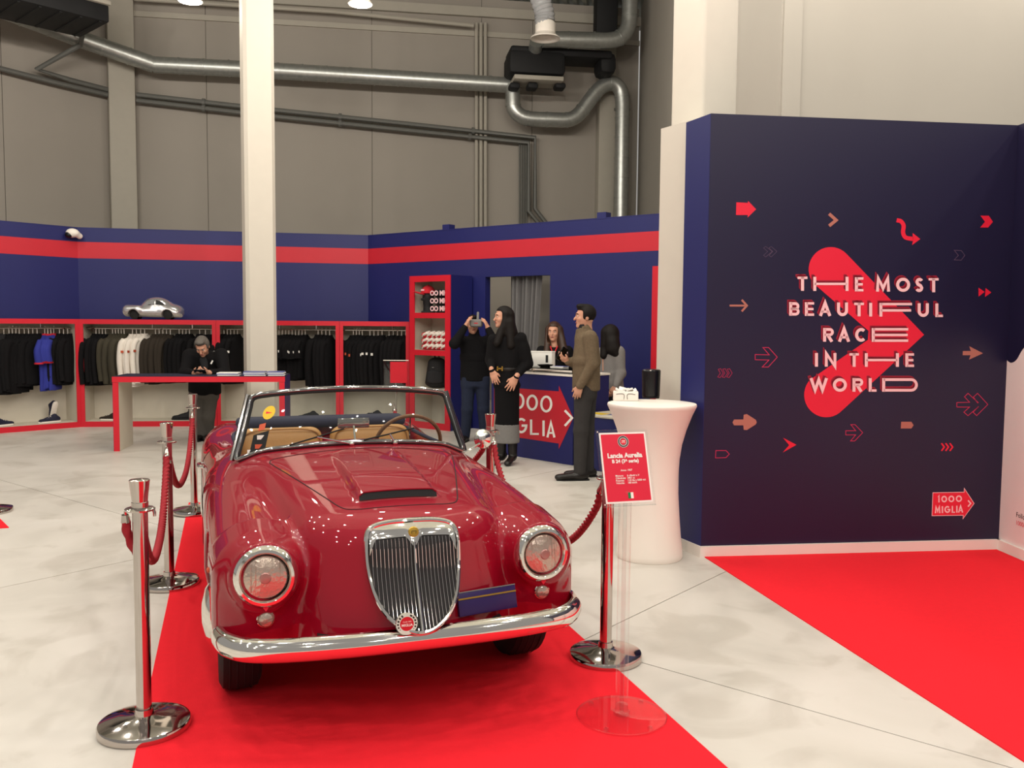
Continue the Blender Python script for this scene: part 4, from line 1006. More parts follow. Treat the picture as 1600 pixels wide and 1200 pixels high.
# ------------------------------------------------------------------ red edged table
D0 = np.array([-4.825, 10.68]); D1 = np.array([-2.83, 10.97]); dD = D1 - D0; wD = np.linalg.norm(dD); aD = math.atan2(dD[1], dD[0])
t = empty('display_table', (D0[0], D0[1], 0), 'white waterfall table with red edges and navy top', 'table', None, aD)
H_, e_ = 0.905, 0.055
for x in (e_ / 2, wD - e_ / 2): MB().box((x, 0.3, (H_ - e_) / 2), (e_, 0.6, H_ - e_)).obj('leg_panel', 'unit_white', t)
MB().box((wD / 2, 0.3, H_ - e_ / 2), (wD, 0.6, e_)).obj('top_board', 'unit_white', t)
MB().box((wD / 2, 0.3, H_ + 0.004), (wD + 0.008, 0.61, 0.008)).obj('top_sheet', 'navy_fabric', t)
MB().box((wD + 0.006, 0.3, H_ / 2), (0.008, 0.605, H_)).obj('outer_cladding', 'blue_wall', t); MB().box((-0.006, 0.3, H_ / 2), (0.008, 0.605, H_)).obj('outer_cladding', 'blue_wall', t)
MB().box((wD / 2, -0.006, H_ - 0.03), (wD + 0.02, 0.012, 0.066)).obj('front_edge', 'red_edge', t)
for x in (0.028, wD - 0.028): MB().box((x, -0.006, (H_ - 0.066) / 2), (0.066, 0.0125, H_ - 0.066)).obj('front_edge', 'red_edge', t)
def tbl(x, y): 
    r_ = Matrix.Rotation(aD, 3, 'Z') @ Vector((x, y, 0)); return (D0[0] + r_.x, D0[1] + r_.y)
kx = [(1.32, 'left stack of blue catalogues on the red edged table'), (1.64, 'middle stack of blue catalogues on the red edged table'), (1.9, 'right stack of blue catalogues on the red edged table')]
for x, lab in kx:
    p = tbl(x, 0.2); t = empty('catalogue_stack', (p[0], p[1], H_ + 0.008), lab, 'catalogues', 'catalogues on the table', aD)
    for k in range(3 if x < 1.5 else 4): MB().box((0.006 * math.sin(k * 9 + x), 0, 0.006 + k * 0.0125), (0.26 if x < 1.8 else 0.2, 0.2, 0.012), rz=0.03 * math.sin(k * 5 + x)).obj('catalogue', 'catalog_blue' if k % 2 else 'white_paper', t)
# ------------------------------------------------------------------ silver model car on the ledge
c = PP(240, 500, S1, aR, 0.25); c[2] = UH + 0.002
t = empty('model_car', tuple(c), 'large silver model coupe standing on the red ledge', 'model car', None, aR)
t.scale = (0.93, 1, 1.06)
s_ = SDF()
s_.econe((-0.40, 0, 0.125), (0.40, 0, 0.095), (0, 1, 0), (0.17, 0.085), (0.17, 0.075), rnd=0.07)
s_.cap((-0.36, -0.13, 0.14), (-0.2, -0.13, 0.14), 0.045, 0.055, k=0.05); s_.cap((-0.36, 0.13, 0.14), (-0.2, 0.13, 0.14), 0.045, 0.055, k=0.05)
s_.ell((0.06, 0, 0.185), (0.235, 0.14, 0.135), k=0.05); s_.ell((0.25, 0, 0.14), (0.22, 0.15, 0.09), k=0.06)
s_.box((0, 0, -0.06), (0.7, 0.4, 0.09), op='s', k=0.01)
for x in (-0.265, 0.255): s_.cap((x, -0.3, 0.055), (x, -0.1, 0.055), 0.085, op='s', k=0.01); s_.cap((x, 0.3, 0.055), (x, 0.1, 0.055), 0.085, op='s', k=0.01)
s_.obj('body', 'silver_paint', t, 0.011)
for x in (-0.265, 0.255):
    for y in (-0.135, 0.135): MB().lathe([(0.0, 0.02), (0.055, 0.02), (0.07, 0.012), (0.07, -0.012), (0.055, -0.02), (0.0, -0.02)], 18, Matrix.Translation((x, y * 0.82, 0.072)) @ Matrix.Rotation(math.pi / 2, 4, 'X')).obj('wheel', 'rubber', t)
for pl in ([(-0.06, 0.215), (0.055, 0.215), (0.055, 0.28), (-0.005, 0.278)], [(0.075, 0.215), (0.21, 0.21), (0.15, 0.262), (0.075, 0.28)]):
    for sgn in (-1, 1):
        b = MB(); b.plate([(x, sgn * (0.151 - (z - 0.2) * 0.55 - max(0, x - 0.1) * 0.12), z) for x, z in pl], (0, sgn, 0), 0.006); b.obj('side_window', 'black_plastic', t)
b = MB(); b.plate([(-0.10, -0.085, 0.232), (-0.10, 0.085, 0.232), (-0.045, 0.07, 0.29), (-0.045, -0.07, 0.29)], (-0.75, 0, 0.4), 0.02); b.obj('windscreen', 'black_plastic', t)
# acrylic price stand behind the windscreen
c = PY(619, 655, 12.6); c[2] = 0.0
t = wroot('sign_stand', tuple(c), 'clear acrylic sign stand in front of the right clothes unit', 'sign stand')
MB().lathe([(0, 0), (0.17, 0), (0.17, 0.01), (0, 0.012)], 24, Matrix.Translation(c)).obj('base', 'acrylic_sheet', t)
MB().tube([c, c + np.array([0, 0, 0.75])], 0.012, 8).obj('pole', 'steel', t)
b = MB(); b.box(c + np.array([0, -0.02, 0.84]), (0.36, 0.012, 0.42)); b.obj('board', 'acrylic_sheet', t)
MB().box(c + np.array([0.04, -0.032, 0.88]), (0.24, 0.003, 0.3)).obj('sheet', 'red_cloth', t)
for z in (1.05, 0.63): MB().tube([c + np.array([-0.18, -0.02, z]), c + np.array([0.18, -0.02, z])], 0.006, 6).obj('edge_strip', 'white_plastic', t)
# ================================================================== THE CAR (local x: across, y: front to back, z: up; origin under the front bumper)
CA = math.radians(19.5)
car = empty('convertible_car', (-0.3476, 3.326, 0.006), 'dark red vintage convertible car with chrome grille and open top on the red carpet', 'car', None, CA)
def ip(y, xs, ys):                                  # smooth 1-D profile
    xs = np.array(xs, float); ys = np.array(ys, float); m = np.gradient(ys, xs)
    yc = np.clip(y, xs[0], xs[-1]); i = np.clip(np.searchsorted(xs, yc) - 1, 0, len(xs) - 2)
    h = xs[i + 1] - xs[i]; t = (yc - xs[i]) / h
    return (2 * t**3 - 3 * t**2 + 1) * ys[i] + (t**3 - 2 * t**2 + t) * h * m[i] + (-2 * t**3 + 3 * t**2) * ys[i + 1] + (t**3 - t**2) * h * m[i + 1]
def nose_y(ax, z): return 0.028 + 0.24 * (z - 0.45) + 0.85 * ax**2 + 1.6 * np.maximum(z - 0.72, 0)**2
def car_F(x, y, z):
    ax = np.abs(x)
    Tc = ip(y, [0, 0.12, 0.3, 0.6, 1.0, 1.4, 1.6, 2.2, 2.8, 3.2, 3.6, 4.0, 4.25], [0.79, 0.812, 0.842, 0.880, 0.920, 0.948, 0.952, 0.93, 0.925, 0.90, 0.83, 0.70, 0.60])
    crown = ip(y, [0, 0.5, 1.5, 2.5, 4.2], [0.24, 0.22, 0.16, 0.20, 0.3])
    T = Tc - crown * ax**2
    sc = sstep(0.375, 0.405, y) * (1 - sstep(0.55, 1.32, y)) * (1 - sstep(0.150, 0.185, ax)) * 0.031
    T = T + sc
    Wc = ip(y, [0, 0.15, 0.5, 1.0, 1.5, 2.9, 3.6, 4.0, 4.25], [0.40, 0.42, 0.47, 0.54, 0.62, 0.66, 0.62, 0.54, 0.45])
    A = smaxf(z - T, ax - Wc, 0.16)
    A = smaxf(A, nose_y(ax, z) - y, 0.10)
    A = smaxf(A, y - (4.14 - 0.28 * ax**2 - 0.25 * np.maximum(z - 0.55, 0)), 0.3)
    zc = ip(y, [0.1, 0.35, 0.8, 1.2, 1.7, 2.2, 2.7, 3.1, 3.5, 4.0], [0.575, 0.592, 0.622, 0.645, 0.662, 0.655, 0.665, 0.69, 0.672, 0.57])
    r = ip(y, [0.1, 0.35, 0.8, 1.2, 1.7, 2.6, 3.2, 3.8, 4.1], [0.158, 0.162, 0.17, 0.175, 0.172, 0.17, 0.178, 0.16, 0.14])
    xc = ip(y, [0.1, 0.5, 1.2, 3.0, 4.1], [0.585, 0.598, 0.60, 0.60, 0.55])
    dz = np.maximum(z - zc, 0); dy = np.maximum(0.305 - y, 0) + np.maximum(y - 3.86, 0)
    low = np.maximum(0.42 - z, 0) * 0.18
    P = np.sqrt((ax - xc)**2 + dz**2 + dy**2) - r + low
    B = sminf(A, P, 0.085)
    N = smaxf(smaxf(np.sqrt((ax - 0.56)**2 + (z - 0.632)**2) - 0.126 - 0.10 * (y - 0.14), 0.146 - y, 0.012), y - 0.45, 0.02)
    B = sminf(B, N, 0.06)
    zb = 0.235 + 0.10 * (1 - sstep(0.05, 0.5, y)) + 0.10 * sstep(3.6, 4.2, y)
    B = smaxf(B, zb - z, 0.05)
    cp = smaxf(smaxf(ax - 0.575, np.abs(y - 2.215) - 0.61, 0.14), 0.34 - z, 0.02)
    B = smaxf(B, -cp, 0.035)
    for ya in (0.735, 3.17):
        w = smaxf(np.sqrt((y - ya)**2 + (z - 0.30)**2) - 0.372, 0.47 - ax, 0.02)
        B = smaxf(B, -w, 0.02)
    return B
def car_grad(p, e=0.002):
    g = np.zeros_like(p)
    for i in range(3):
        d = np.zeros(3); d[i] = e
        g[:, i] = (car_F(*(p + d).T) - car_F(*(p - d).T)) / (2 * e)
    return g
HC = 0.0125
gx = np.arange(-0.8, 0.8001, HC); gy = np.arange(-0.06, 4.26, HC); gz = np.arange(0.18, 1.06, HC)
gx = gx - 0.5 * HC if False else gx
Fg = car_F(gx[:, None, None], gy[None, :, None], gz[None, None, :]).astype(np.float64)
cv, cq_ = nets(Fg, (gx[0], gy[0], gz[0]), HC)
for it in range(4):
    f = car_F(*cv.T); g = car_grad(cv); st = f[:, None] * g / ((g * g).sum(1)[:, None] + 1e-6)
    L = np.linalg.norm(st, axis=1)[:, None]; cv = cv - st * np.minimum(1, 0.4 * HC / (L + 1e-9))
cn = car_grad(cv); cn /= np.linalg.norm(cn, axis=1)[:, None] + 1e-9
fc = cv[cq_].mean(1)
def in_poly(px, py, poly):
    ins = np.zeros(len(px), bool); n = len(poly); j = n - 1
    for i in range(n):
        xi, yi = poly[i]; xj, yj = poly[j]
        c = ((yi > py) != (yj > py)) & (px < (xj - xi) * (py - yi) / (yj - yi + 1e-12) + xi); ins ^= c; j = i
    return ins
hood_half = [(0.0, 0.285), (0.12, 0.288), (0.2, 0.30), (0.245, 0.345), (0.29, 0.5), (0.38, 0.85), (0.455, 1.17), (0.46, 1.22), (0.44, 1.25), (0.3, 1.262), (0.0, 1.27)]
hood_poly = hood_half + [(-x, y) for x, y in hood_half[::-1][1:-1]]
hm = in_poly(fc[:, 0], fc[:, 1], hood_poly) & (fc[:, 2] > 0.7)
door_poly = [(1.62, 0.30), (1.60, 0.6), (1.66, 0.90), (2.52, 0.90), (2.58, 0.6), (2.50, 0.30)]
dm = in_poly(fc[:, 1], fc[:, 2], door_poly) & (np.abs(fc[:, 0]) > 0.6) & (fc[:, 2] < 0.845)
def car_part(name, mask, m):
    q = cq_[mask]; u, inv = np.unique(q, return_inverse=True); q2 = inv.reshape(q.shape)
    me = np_mesh(name, cv[u], q2)
    try: me.normals_split_custom_set_from_vertices([tuple(n) for n in cn[u]])
    except Exception as ex: print('normals', ex)
    return link(name, me, m, car)
dl_ = dm & (fc[:, 0] < 0); dr_ = dm & (fc[:, 0] > 0)
body_o = car_part('body', ~(hm | dm), 'paint'); hood_o = car_part('hood', hm, 'paint')
doorL = car_part('door', dl_, 'paint'); doorR = car_part('door', dr_, 'paint')
def bis(fn, a, b, n=40):
    for _ in range(n):
        mid = (a + b) / 2
        if fn(mid) < 0: b = mid
        else: a = mid
    return (a + b) / 2
def top_z(x, y): return float(bis(lambda z: car_F(np.array(x), np.array(y), np.array(z)), 1.2, 0.5))
def front_y(x, z):
    return float(bis(lambda y: car_F(np.array(x), np.array(y), np.array(z)), -0.2, 0.30))
def side_x(s_, y, z): return s_ * float(bis(lambda x: car_F(np.array(x), np.array(y), np.array(z)), 1.0, 0.66))
mat('gap_dark', (40, 4, 10), 0.8)
def tube_on_top(pts, r, m, name, par, dz=0.0005, n=6):
    MB().tube([(x, y, top_z(x, y) + dz) for x, y in pts], r, n).obj(name, m, par)
hp_ = spline(hood_poly, 5, closed=True)
MB().tube([(p[0], p[1], top_z(p[0], p[1]) - 0.0005) for p in hp_], 0.0032, 6, closed=True).obj('shut_line', 'gap_dark', hood_o)
for sg, dd in ((-1, doorL), (1, doorR)):
    MB().tube([(side_x(sg, y, z), y, z) for y, z in spline([(1.66, 0.80), (1.60, 0.6), (1.61, 0.34)], 6)], 0.003, 6).obj('shut_line', 'gap_dark', dd)
    MB().tube([(side_x(sg, y, z), y, z) for y, z in spline([(2.54, 0.80), (2.58, 0.6), (2.51, 0.34)], 6)], 0.003, 6).obj('shut_line', 'gap_dark', dd)
    x = side_x(sg, 2.35, 0.72); MB().tube(spline([(x, 2.28, 0.72), (x + sg * 0.03, 2.3, 0.722), (x + sg * 0.03, 2.42, 0.722), (x, 2.44, 0.72)], 4), 0.009, 8).obj('door_handle', 'chrome', dd)
# air scoop mouth and lip on the hood
sx_ = np.linspace(-0.165, 0.165, 19)
lip = [(x, 0.386, max(top_z(x, 0.42) - 0.001, top_z(x, 0.36) + 0.004)) for x in sx_]
vs = []
for x, y, z in lip:
    zl = top_z(x, 0.365); vs += [(x, y - 0.004, z), (x, 0.372, min(zl + 0.007, z - 0.002))]
MB().add(vs, [(2 * i, 2 * i + 1, 2 * i + 3, 2 * i + 2) for i in range(len(lip) - 1)]).obj('scoop_mouth', 'black_matt', hood_o)
MB().tube([(x, y - 0.004, z + 0.002) for x, y, z in lip], 0.0045, 8).obj('scoop_lip', 'paint', hood_o)
# grille
def gp(x, z, off=0.0): return (x, front_y(x, z) - off - 0.072 * min(1, max(0, (0.66 - z) / 0.235)) ** 1.4, z)
half = [(0.0, 0.798), (0.08, 0.795), (0.14, 0.784), (0.168, 0.767), (0.180, 0.737), (0.1835, 0.69), (0.182, 0.63), (0.174, 0.56), (0.156, 0.49), (0.122, 0.43), (0.075, 0.39), (0.03, 0.369), (0.0, 0.365)]
outl = spline(half, 4); outl = [(p[0], 0.806 - (0.798 - p[1]) * 0.885) for p in outl]; half = [(a_, 0.806 - (0.798 - b_) * 0.885) for a_, b_ in half]; ring = outl + [(-x, z) for x, z in outl[::-1][1:-1]]
NR = len(ring); bk = []
for f_ in (1.0, 0.8, 0.6, 0.4, 0.2): bk += [gp(x * f_, 0.6 + (z - 0.6) * f_, 0.007) for x, z in ring]
bk.append(gp(0, 0.6, 0.007))
gr = link('grille', MB().add(bk, [(a * NR + i, a * NR + (i + 1) % NR, (a + 1) * NR + (i + 1) % NR, (a + 1) * NR + i) for a in range(4) for i in range(NR)] + [(4 * NR + i, 4 * NR + (i + 1) % NR, 5 * NR) for i in range(NR)]).mesh('grille', 60), 'black_matt', car)
MB().tube([gp(x, z, 0.010) for x, z in ring], [0.0085 + 0.004 * max(0, (z - 0.7) / 0.1) for x, z in ring], 10, closed=True).obj('grille_frame', 'chrome', gr)
# chrome header with a notch over each half
def top_at(x): return float(np.interp(abs(x), [p[0] for p in half[:5]], [p[1] for p in half[:5]]))
xs_ = np.linspace(-0.172, 0.172, 41); vs = []
for x in xs_:
    a = abs(x); lo = 0.757 - 0.012 * (a / 0.17)**2 - 0.042 * max(0, 1 - a / 0.03) - 0.055 * max(0, (a - 0.145) / 0.027)**1.5
    for k in range(4):
        z = top_at(x) + (lo - top_at(x)) * k / 3; vs.append(gp(x, z, (0.016, 0.018, 0.016, 0.010)[k]))
MB().add(vs, [(4 * i + k, 4 * i + k + 1, 4 * i + 5 + k, 4 * i + 4 + k) for i in range(40) for k in range(3)]).obj('grille_header', 'chrome', gr, sharp=80)
MB().tube([gp(0, z, 0.014) for z in np.linspace(0.735, 0.424, 14)], [0.005 + 0.003 * i / 13 for i in range(14)], 8).obj('centre_bar', 'chrome', gr)
def bot_at(x):
    zz_ = [p[1] for p in half[6:]]; xx_ = [p[0] for p in half[6:]]
    return float(np.interp(abs(x), xx_[::-1], zz_[::-1]))
for i in range(11):
    for s_ in (-1, 1):
        x = s_ * (0.0145 + i * 0.0148)
        zt = 0.753 - 0.012 * (abs(x) / 0.17)**2; zb_ = bot_at(x) + 0.004
        MB().tube([gp(x, z, 0.010) for z in np.linspace(zt, zb_, 12)], 0.0014, 6).obj('grille_bar', 'chrome', gr)
def disc_at(c, nrm, prof, name, m, par, n=24):
    z = Vector(nrm).normalized(); x = Vector((1, 0, 0)); y = z.cross(x).normalized(); x = y.cross(z)
    Mx = Matrix(((x.x, y.x, z.x, c[0]), (x.y, y.y, z.y, c[1]), (x.z, y.z, z.z, c[2]), (0, 0, 0, 1)))
    return MB().lathe(prof, n, Mx).obj(name, m, par)
c = gp(0, 0.772, 0.02); fn = (0, -1, 0.25)
em = disc_at(c, fn, [(0.0, 0.008), (0.018, 0.007), (0.021, 0.003), (0.021, -0.004)], 'emblem', 'gold', gr)
b = MB(); b.tube([(c[0] - 0.009, c[1] - 0.009, c[2] + 0.006), (c[0] + 0.009, c[1] - 0.009, c[2] + 0.006), (c[0] + 0.008, c[1] - 0.008, c[2] - 0.004), (c[0], c[1] - 0.007, c[2] - 0.011), (c[0] - 0.008, c[1] - 0.008, c[2] - 0.004)], 0.0012, 5, closed=True); b.obj('emblem_shield', 'dark_interior', em)
c = np.array(gp(-0.062, 0.462, 0.03)); nb_ = (0, -1, 0.12)
bd = disc_at(c, nb_, [(0.0, 0.004), (0.041, 0.004), (0.043, 0.0), (0.041, -0.004), (0.0, -0.004)], 'club_badge', 'chrome', gr)
disc_at(c + [0, -0.0042, 0.0005], nb_, [(0.0, 0.0), (0.0265, 0.0), (0.0265, -0.002)], 'badge_centre', 'red_cloth', bd)
for i in range(18):
    a = 2 * math.pi * i / 18
    if i == 4 or i == 5: continue
    q = c + np.array([0.034 * math.cos(a), -0.0055, 0.034 * math.sin(a)]); MB().box(q, (0.006, 0.002, 0.006), R=Matrix.Rotation(-a, 3, 'Y')).obj('badge_letter', 'dark_interior', bd)
place_text('MIGLIA', 0.0135, 'white_paper', bd, c + [0, -0.006, -0.004], (1, 0, 0), (0, 0.12, 1), bold=0.0003); place_text('CLUB 1000', 0.007, 'white_paper', bd, c + [0, -0.006, 0.009], (1, 0, 0), (0, 0.12, 1))
# headlamps and side lights
mat('reflector_pink', (172, 128, 122), 0.25, 0.5)
for s_ in (-1, 1):
    x = 0.56 * s_; z = 0.632; y = front_y(x, z) + 0.004; nr = Vector((0.06 * s_, -1, 0.05))
    c = np.array((x, y, z))
    hl = disc_at(c, nr, [(0.122, -0.03), (0.121, -0.006), (0.116, 0.008), (0.106, 0.019), (0.095, 0.02), (0.089, 0.014), (0.087, 0.004)], 'headlamp_ring', 'chrome', car, 40)
    disc_at(c, nr, [(0.089, 0.012), (0.087, -0.004), (0.083, -0.004), (0.083, 0.006)], 'rubber_ring', 'rubber', hl, 40)
    disc_at(c, nr, [(0.085, -0.002), (0.078, 0.010), (0.05, 0.020), (0.02, 0.025), (0.0, 0.026)], 'lens', 'lamp_lens', hl, 40)
    disc_at(c, nr, [(0.022, 0.0245), (0.018, 0.028), (0.0, 0.030)], 'bulb_shield', 'reflector_pink', hl, 20)
    for k in range(7):
        xx = -0.054 + k * 0.018; L_ = math.sqrt(0.078**2 - xx**2)
        zz = nr.normalized(); 
        MB().tube([c + np.array([xx, -0.006 - 0.016 * (1 - (t * t) / 0.0064), 0]) + np.array([0, 0.0, t]) for t in np.linspace(-L_, L_, 7)], 0.0012, 5).obj('lens_rib', 'lamp_lens', hl)
    z2 = 0.470; y2 = front_y(x, z2); c2 = np.array((x, y2, z2))
    sl = disc_at(c2, (0, -1, 0), [(0.034, -0.02), (0.034, 0.004), (0.031, 0.007), (0.029, 0.004)], 'side_light', 'chrome', car)
    disc_at(c2, (0, -1, 0), [(0.03, 0.004), (0.025, 0.016), (0.012, 0.022), (0.0, 0.023)], 'lens', 'lamp_lens', sl)
    zz = 0.515; yy = front_y(x, zz); MB().plate([(x - 0.012, yy - 0.004, zz + 0.005), (x + 0.012, yy - 0.004, zz + 0.005), (x, yy - 0.004, zz - 0.012)], (0, -1, 0), 0.003).obj('jewel', 'print_red', car)
# bumper with rounded profile
pth = spline([(-0.722, 0.27, 0.387), (-0.716, 0.2, 0.387), (-0.692, 0.125, 0.387), (-0.62, 0.05, 0.386), (-0.48, 0.012, 0.384), (-0.25, -0.01, 0.383), (0, -0.015, 0.383), (0.25, -0.01, 0.383), (0.48, 0.012, 0.384), (0.62, 0.05, 0.386), (0.692, 0.125, 0.387), (0.716, 0.2, 0.387), (0.722, 0.27, 0.387)], 8)
prof = [(-0.004, 0.048), (0.014, 0.045), (0.028, 0.032), (0.036, 0.014), (0.037, -0.006), (0.032, -0.024), (0.022, -0.036), (0.006, -0.04), (-0.002, -0.034), (0.006, -0.022), (0.01, 0.0), (0.006, 0.025)]
vs, fs = [], []; k = len(prof)
for i, p in enumerate(pth):
    a = pth[max(i - 1, 0)]; c = pth[min(i + 1, len(pth) - 1)]; d = (c - a); d /= np.linalg.norm(d); o_ = np.array([d[1], -d[0], 0]); o_ /= np.linalg.norm(o_)
    e = min(1, min(i, len(pth) - 1 - i) / 5 + 0.25) ** 0.5
    for u, z in prof: vs.append(p + o_ * u * e + np.array([0, 0, z * e]))
for i in range(len(pth) - 1):
    for j in range(k): fs.append((i * k + j, i * k + (j + 1) % k, (i + 1) * k + (j + 1) % k, (i + 1) * k + j))
fs += [tuple(range(k)), tuple((len(pth) - 1) * k + j for j in range(k))]
bm_ = MB().add(vs, fs).obj('front_bumper', 'chrome', car, sharp=75)
for x in (-0.35, 0.35): MB().box((x, 0.10, 0.37), (0.04, 0.2, 0.05)).obj('bumper_bracket', 'dark_interior', bm_)
# number plate holder
R_ = Matrix.Rotation(0.18, 3, 'Z') @ Matrix.Rotation(-0.25, 3, 'X')
yp = front_y(0.295, 0.5) - 0.045; npl = MB().box((0.295, yp, 0.478), (0.262, 0.014, 0.09), R=R_).obj('number_plate', 'plate_blue', car, bevel=0.002)
q = R_ @ Vector((0, -0.0085, 0.022)); MB().box(Vector((0.295, yp, 0.478)) + q, (0.262, 0.002, 0.006), R=R_).obj('gold_line', 'gold', npl)
q = R_ @ Vector((0, 0.002, 0.048)); MB().box(Vector((0.295, yp, 0.478)) + q, (0.262, 0.018, 0.004), R=R_).obj('top_edge', 'steel', npl)
# wheels
for ya in (0.735, 3.17):
    for s_ in (-1, 1):
        T = Matrix.Translation((s_ * 0.638, ya, 0.323)) @ Matrix.Rotation(s_ * math.pi / 2, 4, 'Y')
        ty = MB().lathe([(0.20, -0.075), (0.23, -0.082), (0.29, -0.085), (0.318, -0.07), (0.325, -0.03), (0.325, 0.03), (0.318, 0.07), (0.29, 0.085), (0.23, 0.082), (0.20, 0.075)], 40, T).obj('wheel', 'rubber', car)
        gb = MB()
        for dx in (-0.045, -0.015, 0.015, 0.045): gb.lathe([(0.3255, dx - 0.004), (0.3275, dx), (0.3255, dx + 0.004)], 40, T)
        gb.obj('tread_rib', 'rubber', ty)
        MB().lathe([(0.205, 0.06), (0.19, 0.072), (0.15, 0.06), (0.165, 0.075), (0.15, 0.105), (0.11, 0.135), (0.05, 0.15), (0.0, 0.153)], 32, T).obj('hub_cap', 'chrome', ty)
        MB().lathe([(0.20, -0.05), (0.0, -0.05)], 24, T).obj('brake_plate', 'dark_interior', ty)
MB().box((0, 2.0, 0.27), (1.0, 3.2, 0.06)).obj('underfloor', 'dark_interior', car)
# cockpit
MB().box((0, 2.2, 0.35), (1.1, 1.2, 0.02)).obj('cockpit_floor', 'dark_interior', car)
s_ = SDF(); s_.box((0, 1.64, 0.80), (0.57, 0.055, 0.085), rnd=0.05); da = s_.obj('dashboard', 'dark_interior', car, 0.012)
for x in (0.25, 0.38, 0.5): disc_at((x, 1.70, 0.81), (0, 1, 0.2), [(0.05, 0.0), (0.05, 0.01), (0.045, 0.012), (0, 0.012)], 'instrument', 'chrome', da)
for x in (-0.29, 0.29):
    s_ = SDF(); s_.box((x, 2.28, 0.50), (0.25, 0.26, 0.09), rnd=0.07); cu_ = s_.obj('seat', 'tan_leather', car, 0.014)
    s_ = SDF(); Rb = np.array(Matrix.Rotation(-0.22, 3, 'X')); s_.box((x, 2.60, 0.68), (0.265, 0.08, 0.225), R=Rb, rnd=0.075); s_.obj('backrest', 'tan_leather', cu_, 0.014)
    MB().tube(spline([(x - 0.255, 2.56, 0.62), (x - 0.25, 2.565, 0.82), (x - 0.19, 2.565, 0.888), (x, 2.565, 0.90), (x + 0.19, 2.565, 0.888), (x + 0.25, 2.565, 0.82), (x + 0.255, 2.56, 0.62)], 5), 0.008, 6).obj('piping', 'tan_leather', cu_)
s_ = SDF(); s_.box((0, 2.82, 0.915), (0.56, 0.10, 0.035), rnd=0.03); s_.obj('folded_hood_cover', 'navy_fabric', car, 0.014)
MB().tube(spline([(-0.585, 1.75, top_z(-0.6, 1.75)), (-0.585, 2.3, top_z(-0.6, 2.3)), (-0.57, 2.72, top_z(-0.59, 2.72) + 0.005), (-0.42, 2.84, top_z(-0.42, 2.86) + 0.004), (0, 2.85, top_z(0, 2.87) + 0.004), (0.42, 2.84, top_z(0.42, 2.86) + 0.004), (0.57, 2.72, top_z(0.59, 2.72) + 0.005), (0.585, 2.3, top_z(0.6, 2.3)), (0.585, 1.75, top_z(0.6, 1.75))], 6), 0.012, 8).obj('cockpit_trim', 'navy_fabric', car)
for sg in (-1, 1): MB().box((sg * 0.585, 2.2, 0.6), (0.02, 1.1, 0.36)).obj('door_lining', 'tan_leather', car)
# steering wheel
sc_ = Vector((0.37, 1.83, 0.875)); axs = Vector((0, 0.9, 0.42)).normalized()
xv = Vector((1, 0, 0)); yv = axs.cross(xv).normalized()
circ = [sc_ + 0.195 * (math.cos(a) * xv + math.sin(a) * yv) for a in np.linspace(0, 2 * math.pi, 48)[:-1]]
sw = MB().tube(circ, 0.0115, 8, closed=True).obj('steering_wheel', 'wood', car)
for a in (math.radians(10), math.radians(170), math.radians(270)): MB().tube([sc_ - axs * 0.03, sc_ + 0.19 * (math.cos(a) * xv + math.sin(a) * yv)], 0.007, 6).obj('spoke', 'steel', sw)
MB().tube([sc_ - axs * 0.02, sc_ - axs * 0.25], 0.022, 10).obj('steering_column', 'black_plastic', sw)
disc_at(sc_ - axs * 0.0, axs, [(0.035, -0.02), (0.03, 0.008), (0, 0.012)], 'horn_button', 'black_plastic', sw)
# interior mirror
MB().box((0.0, 1.52, 1.045), (0.17, 0.012, 0.055)).obj('interior_mirror', 'steel', car, bevel=0.005); MB().tube([(0.0, 1.46, 0.955), (0.0, 1.515, 1.03)], 0.006, 6).obj('mirror_stem', 'chrome', car)
# windscreen
def wsB(s): return np.array([0.612 * s, 1.385 + 0.115 * s * s, 0.0])
def wsT(s): return np.array([0.522 * s, 1.50 + 0.085 * s * s, 1.238 - 0.036 * s * s])
def B3(s):
    p = wsB(s); p[2] = top_z(p[0], p[1]) + 0.012; return p
NS = 24; ss = np.linspace(-1, 1, NS + 1); bot = [B3(s) for s in ss]; top = [wsT(s) for s in ss]
vs = []
for b_, t_ in zip(bot, top):
    for k in range(5): vs.append(b_ + (t_ - b_) * k / 4 + np.array([0, -0.012 * math.sin(math.pi * k / 4), 0]))
ws_ = MB().add(vs, [(5 * i + k, 5 * i + 5 + k, 5 * i + 6 + k, 5 * i + 1 + k) for i in range(NS) for k in range(4)]).obj('windscreen', 'glass', car, sharp=80)
side_ = lambda s: [bot[0] + (top[0] - bot[0]) * t for t in np.linspace(0, 1, 7)] if s < 0 else [bot[-1] + (top[-1] - bot[-1]) * t for t in np.linspace(0, 1, 7)]
lft, rgt = side_(-1), side_(1)
def rounded(loop):
    return [p for p in loop]
loop = [p for p in bot[1:-1]] + spline([bot[-2], rgt[0] * 0.75 + rgt[1] * 0.25, rgt[2]], 3)[1:] + rgt[3:5] + spline([rgt[5], (rgt[6] * 0.72 + (rgt[5] + top[-2]) * 0.14), top[-3]], 4) + top[3:-3][::-1] + spline([top[2], (lft[6] * 0.72 + (lft[5] + top[1]) * 0.14), lft[5]], 4) + lft[3:5][::-1] + spline([lft[2], lft[0] * 0.75 + lft[1] * 0.25, bot[1]], 3)[:-1]
mat('frame_chrome', (150, 148, 146), 0.1, 1.0, var=0.02)
fr = MB().tube(loop, 0.0135, 10, closed=True).obj('windscreen_frame', 'frame_chrome', ws_, sharp=80)
MB().tube([p * 0.985 + np.array([0, 0.012 + 0.02, 0.016 if p[2] < 1 else 0.012]) * np.array([1, 1, 1]) * 0.5 for p in loop], 0.008, 6, closed=True).obj('rubber_seal', 'rubber', ws_)
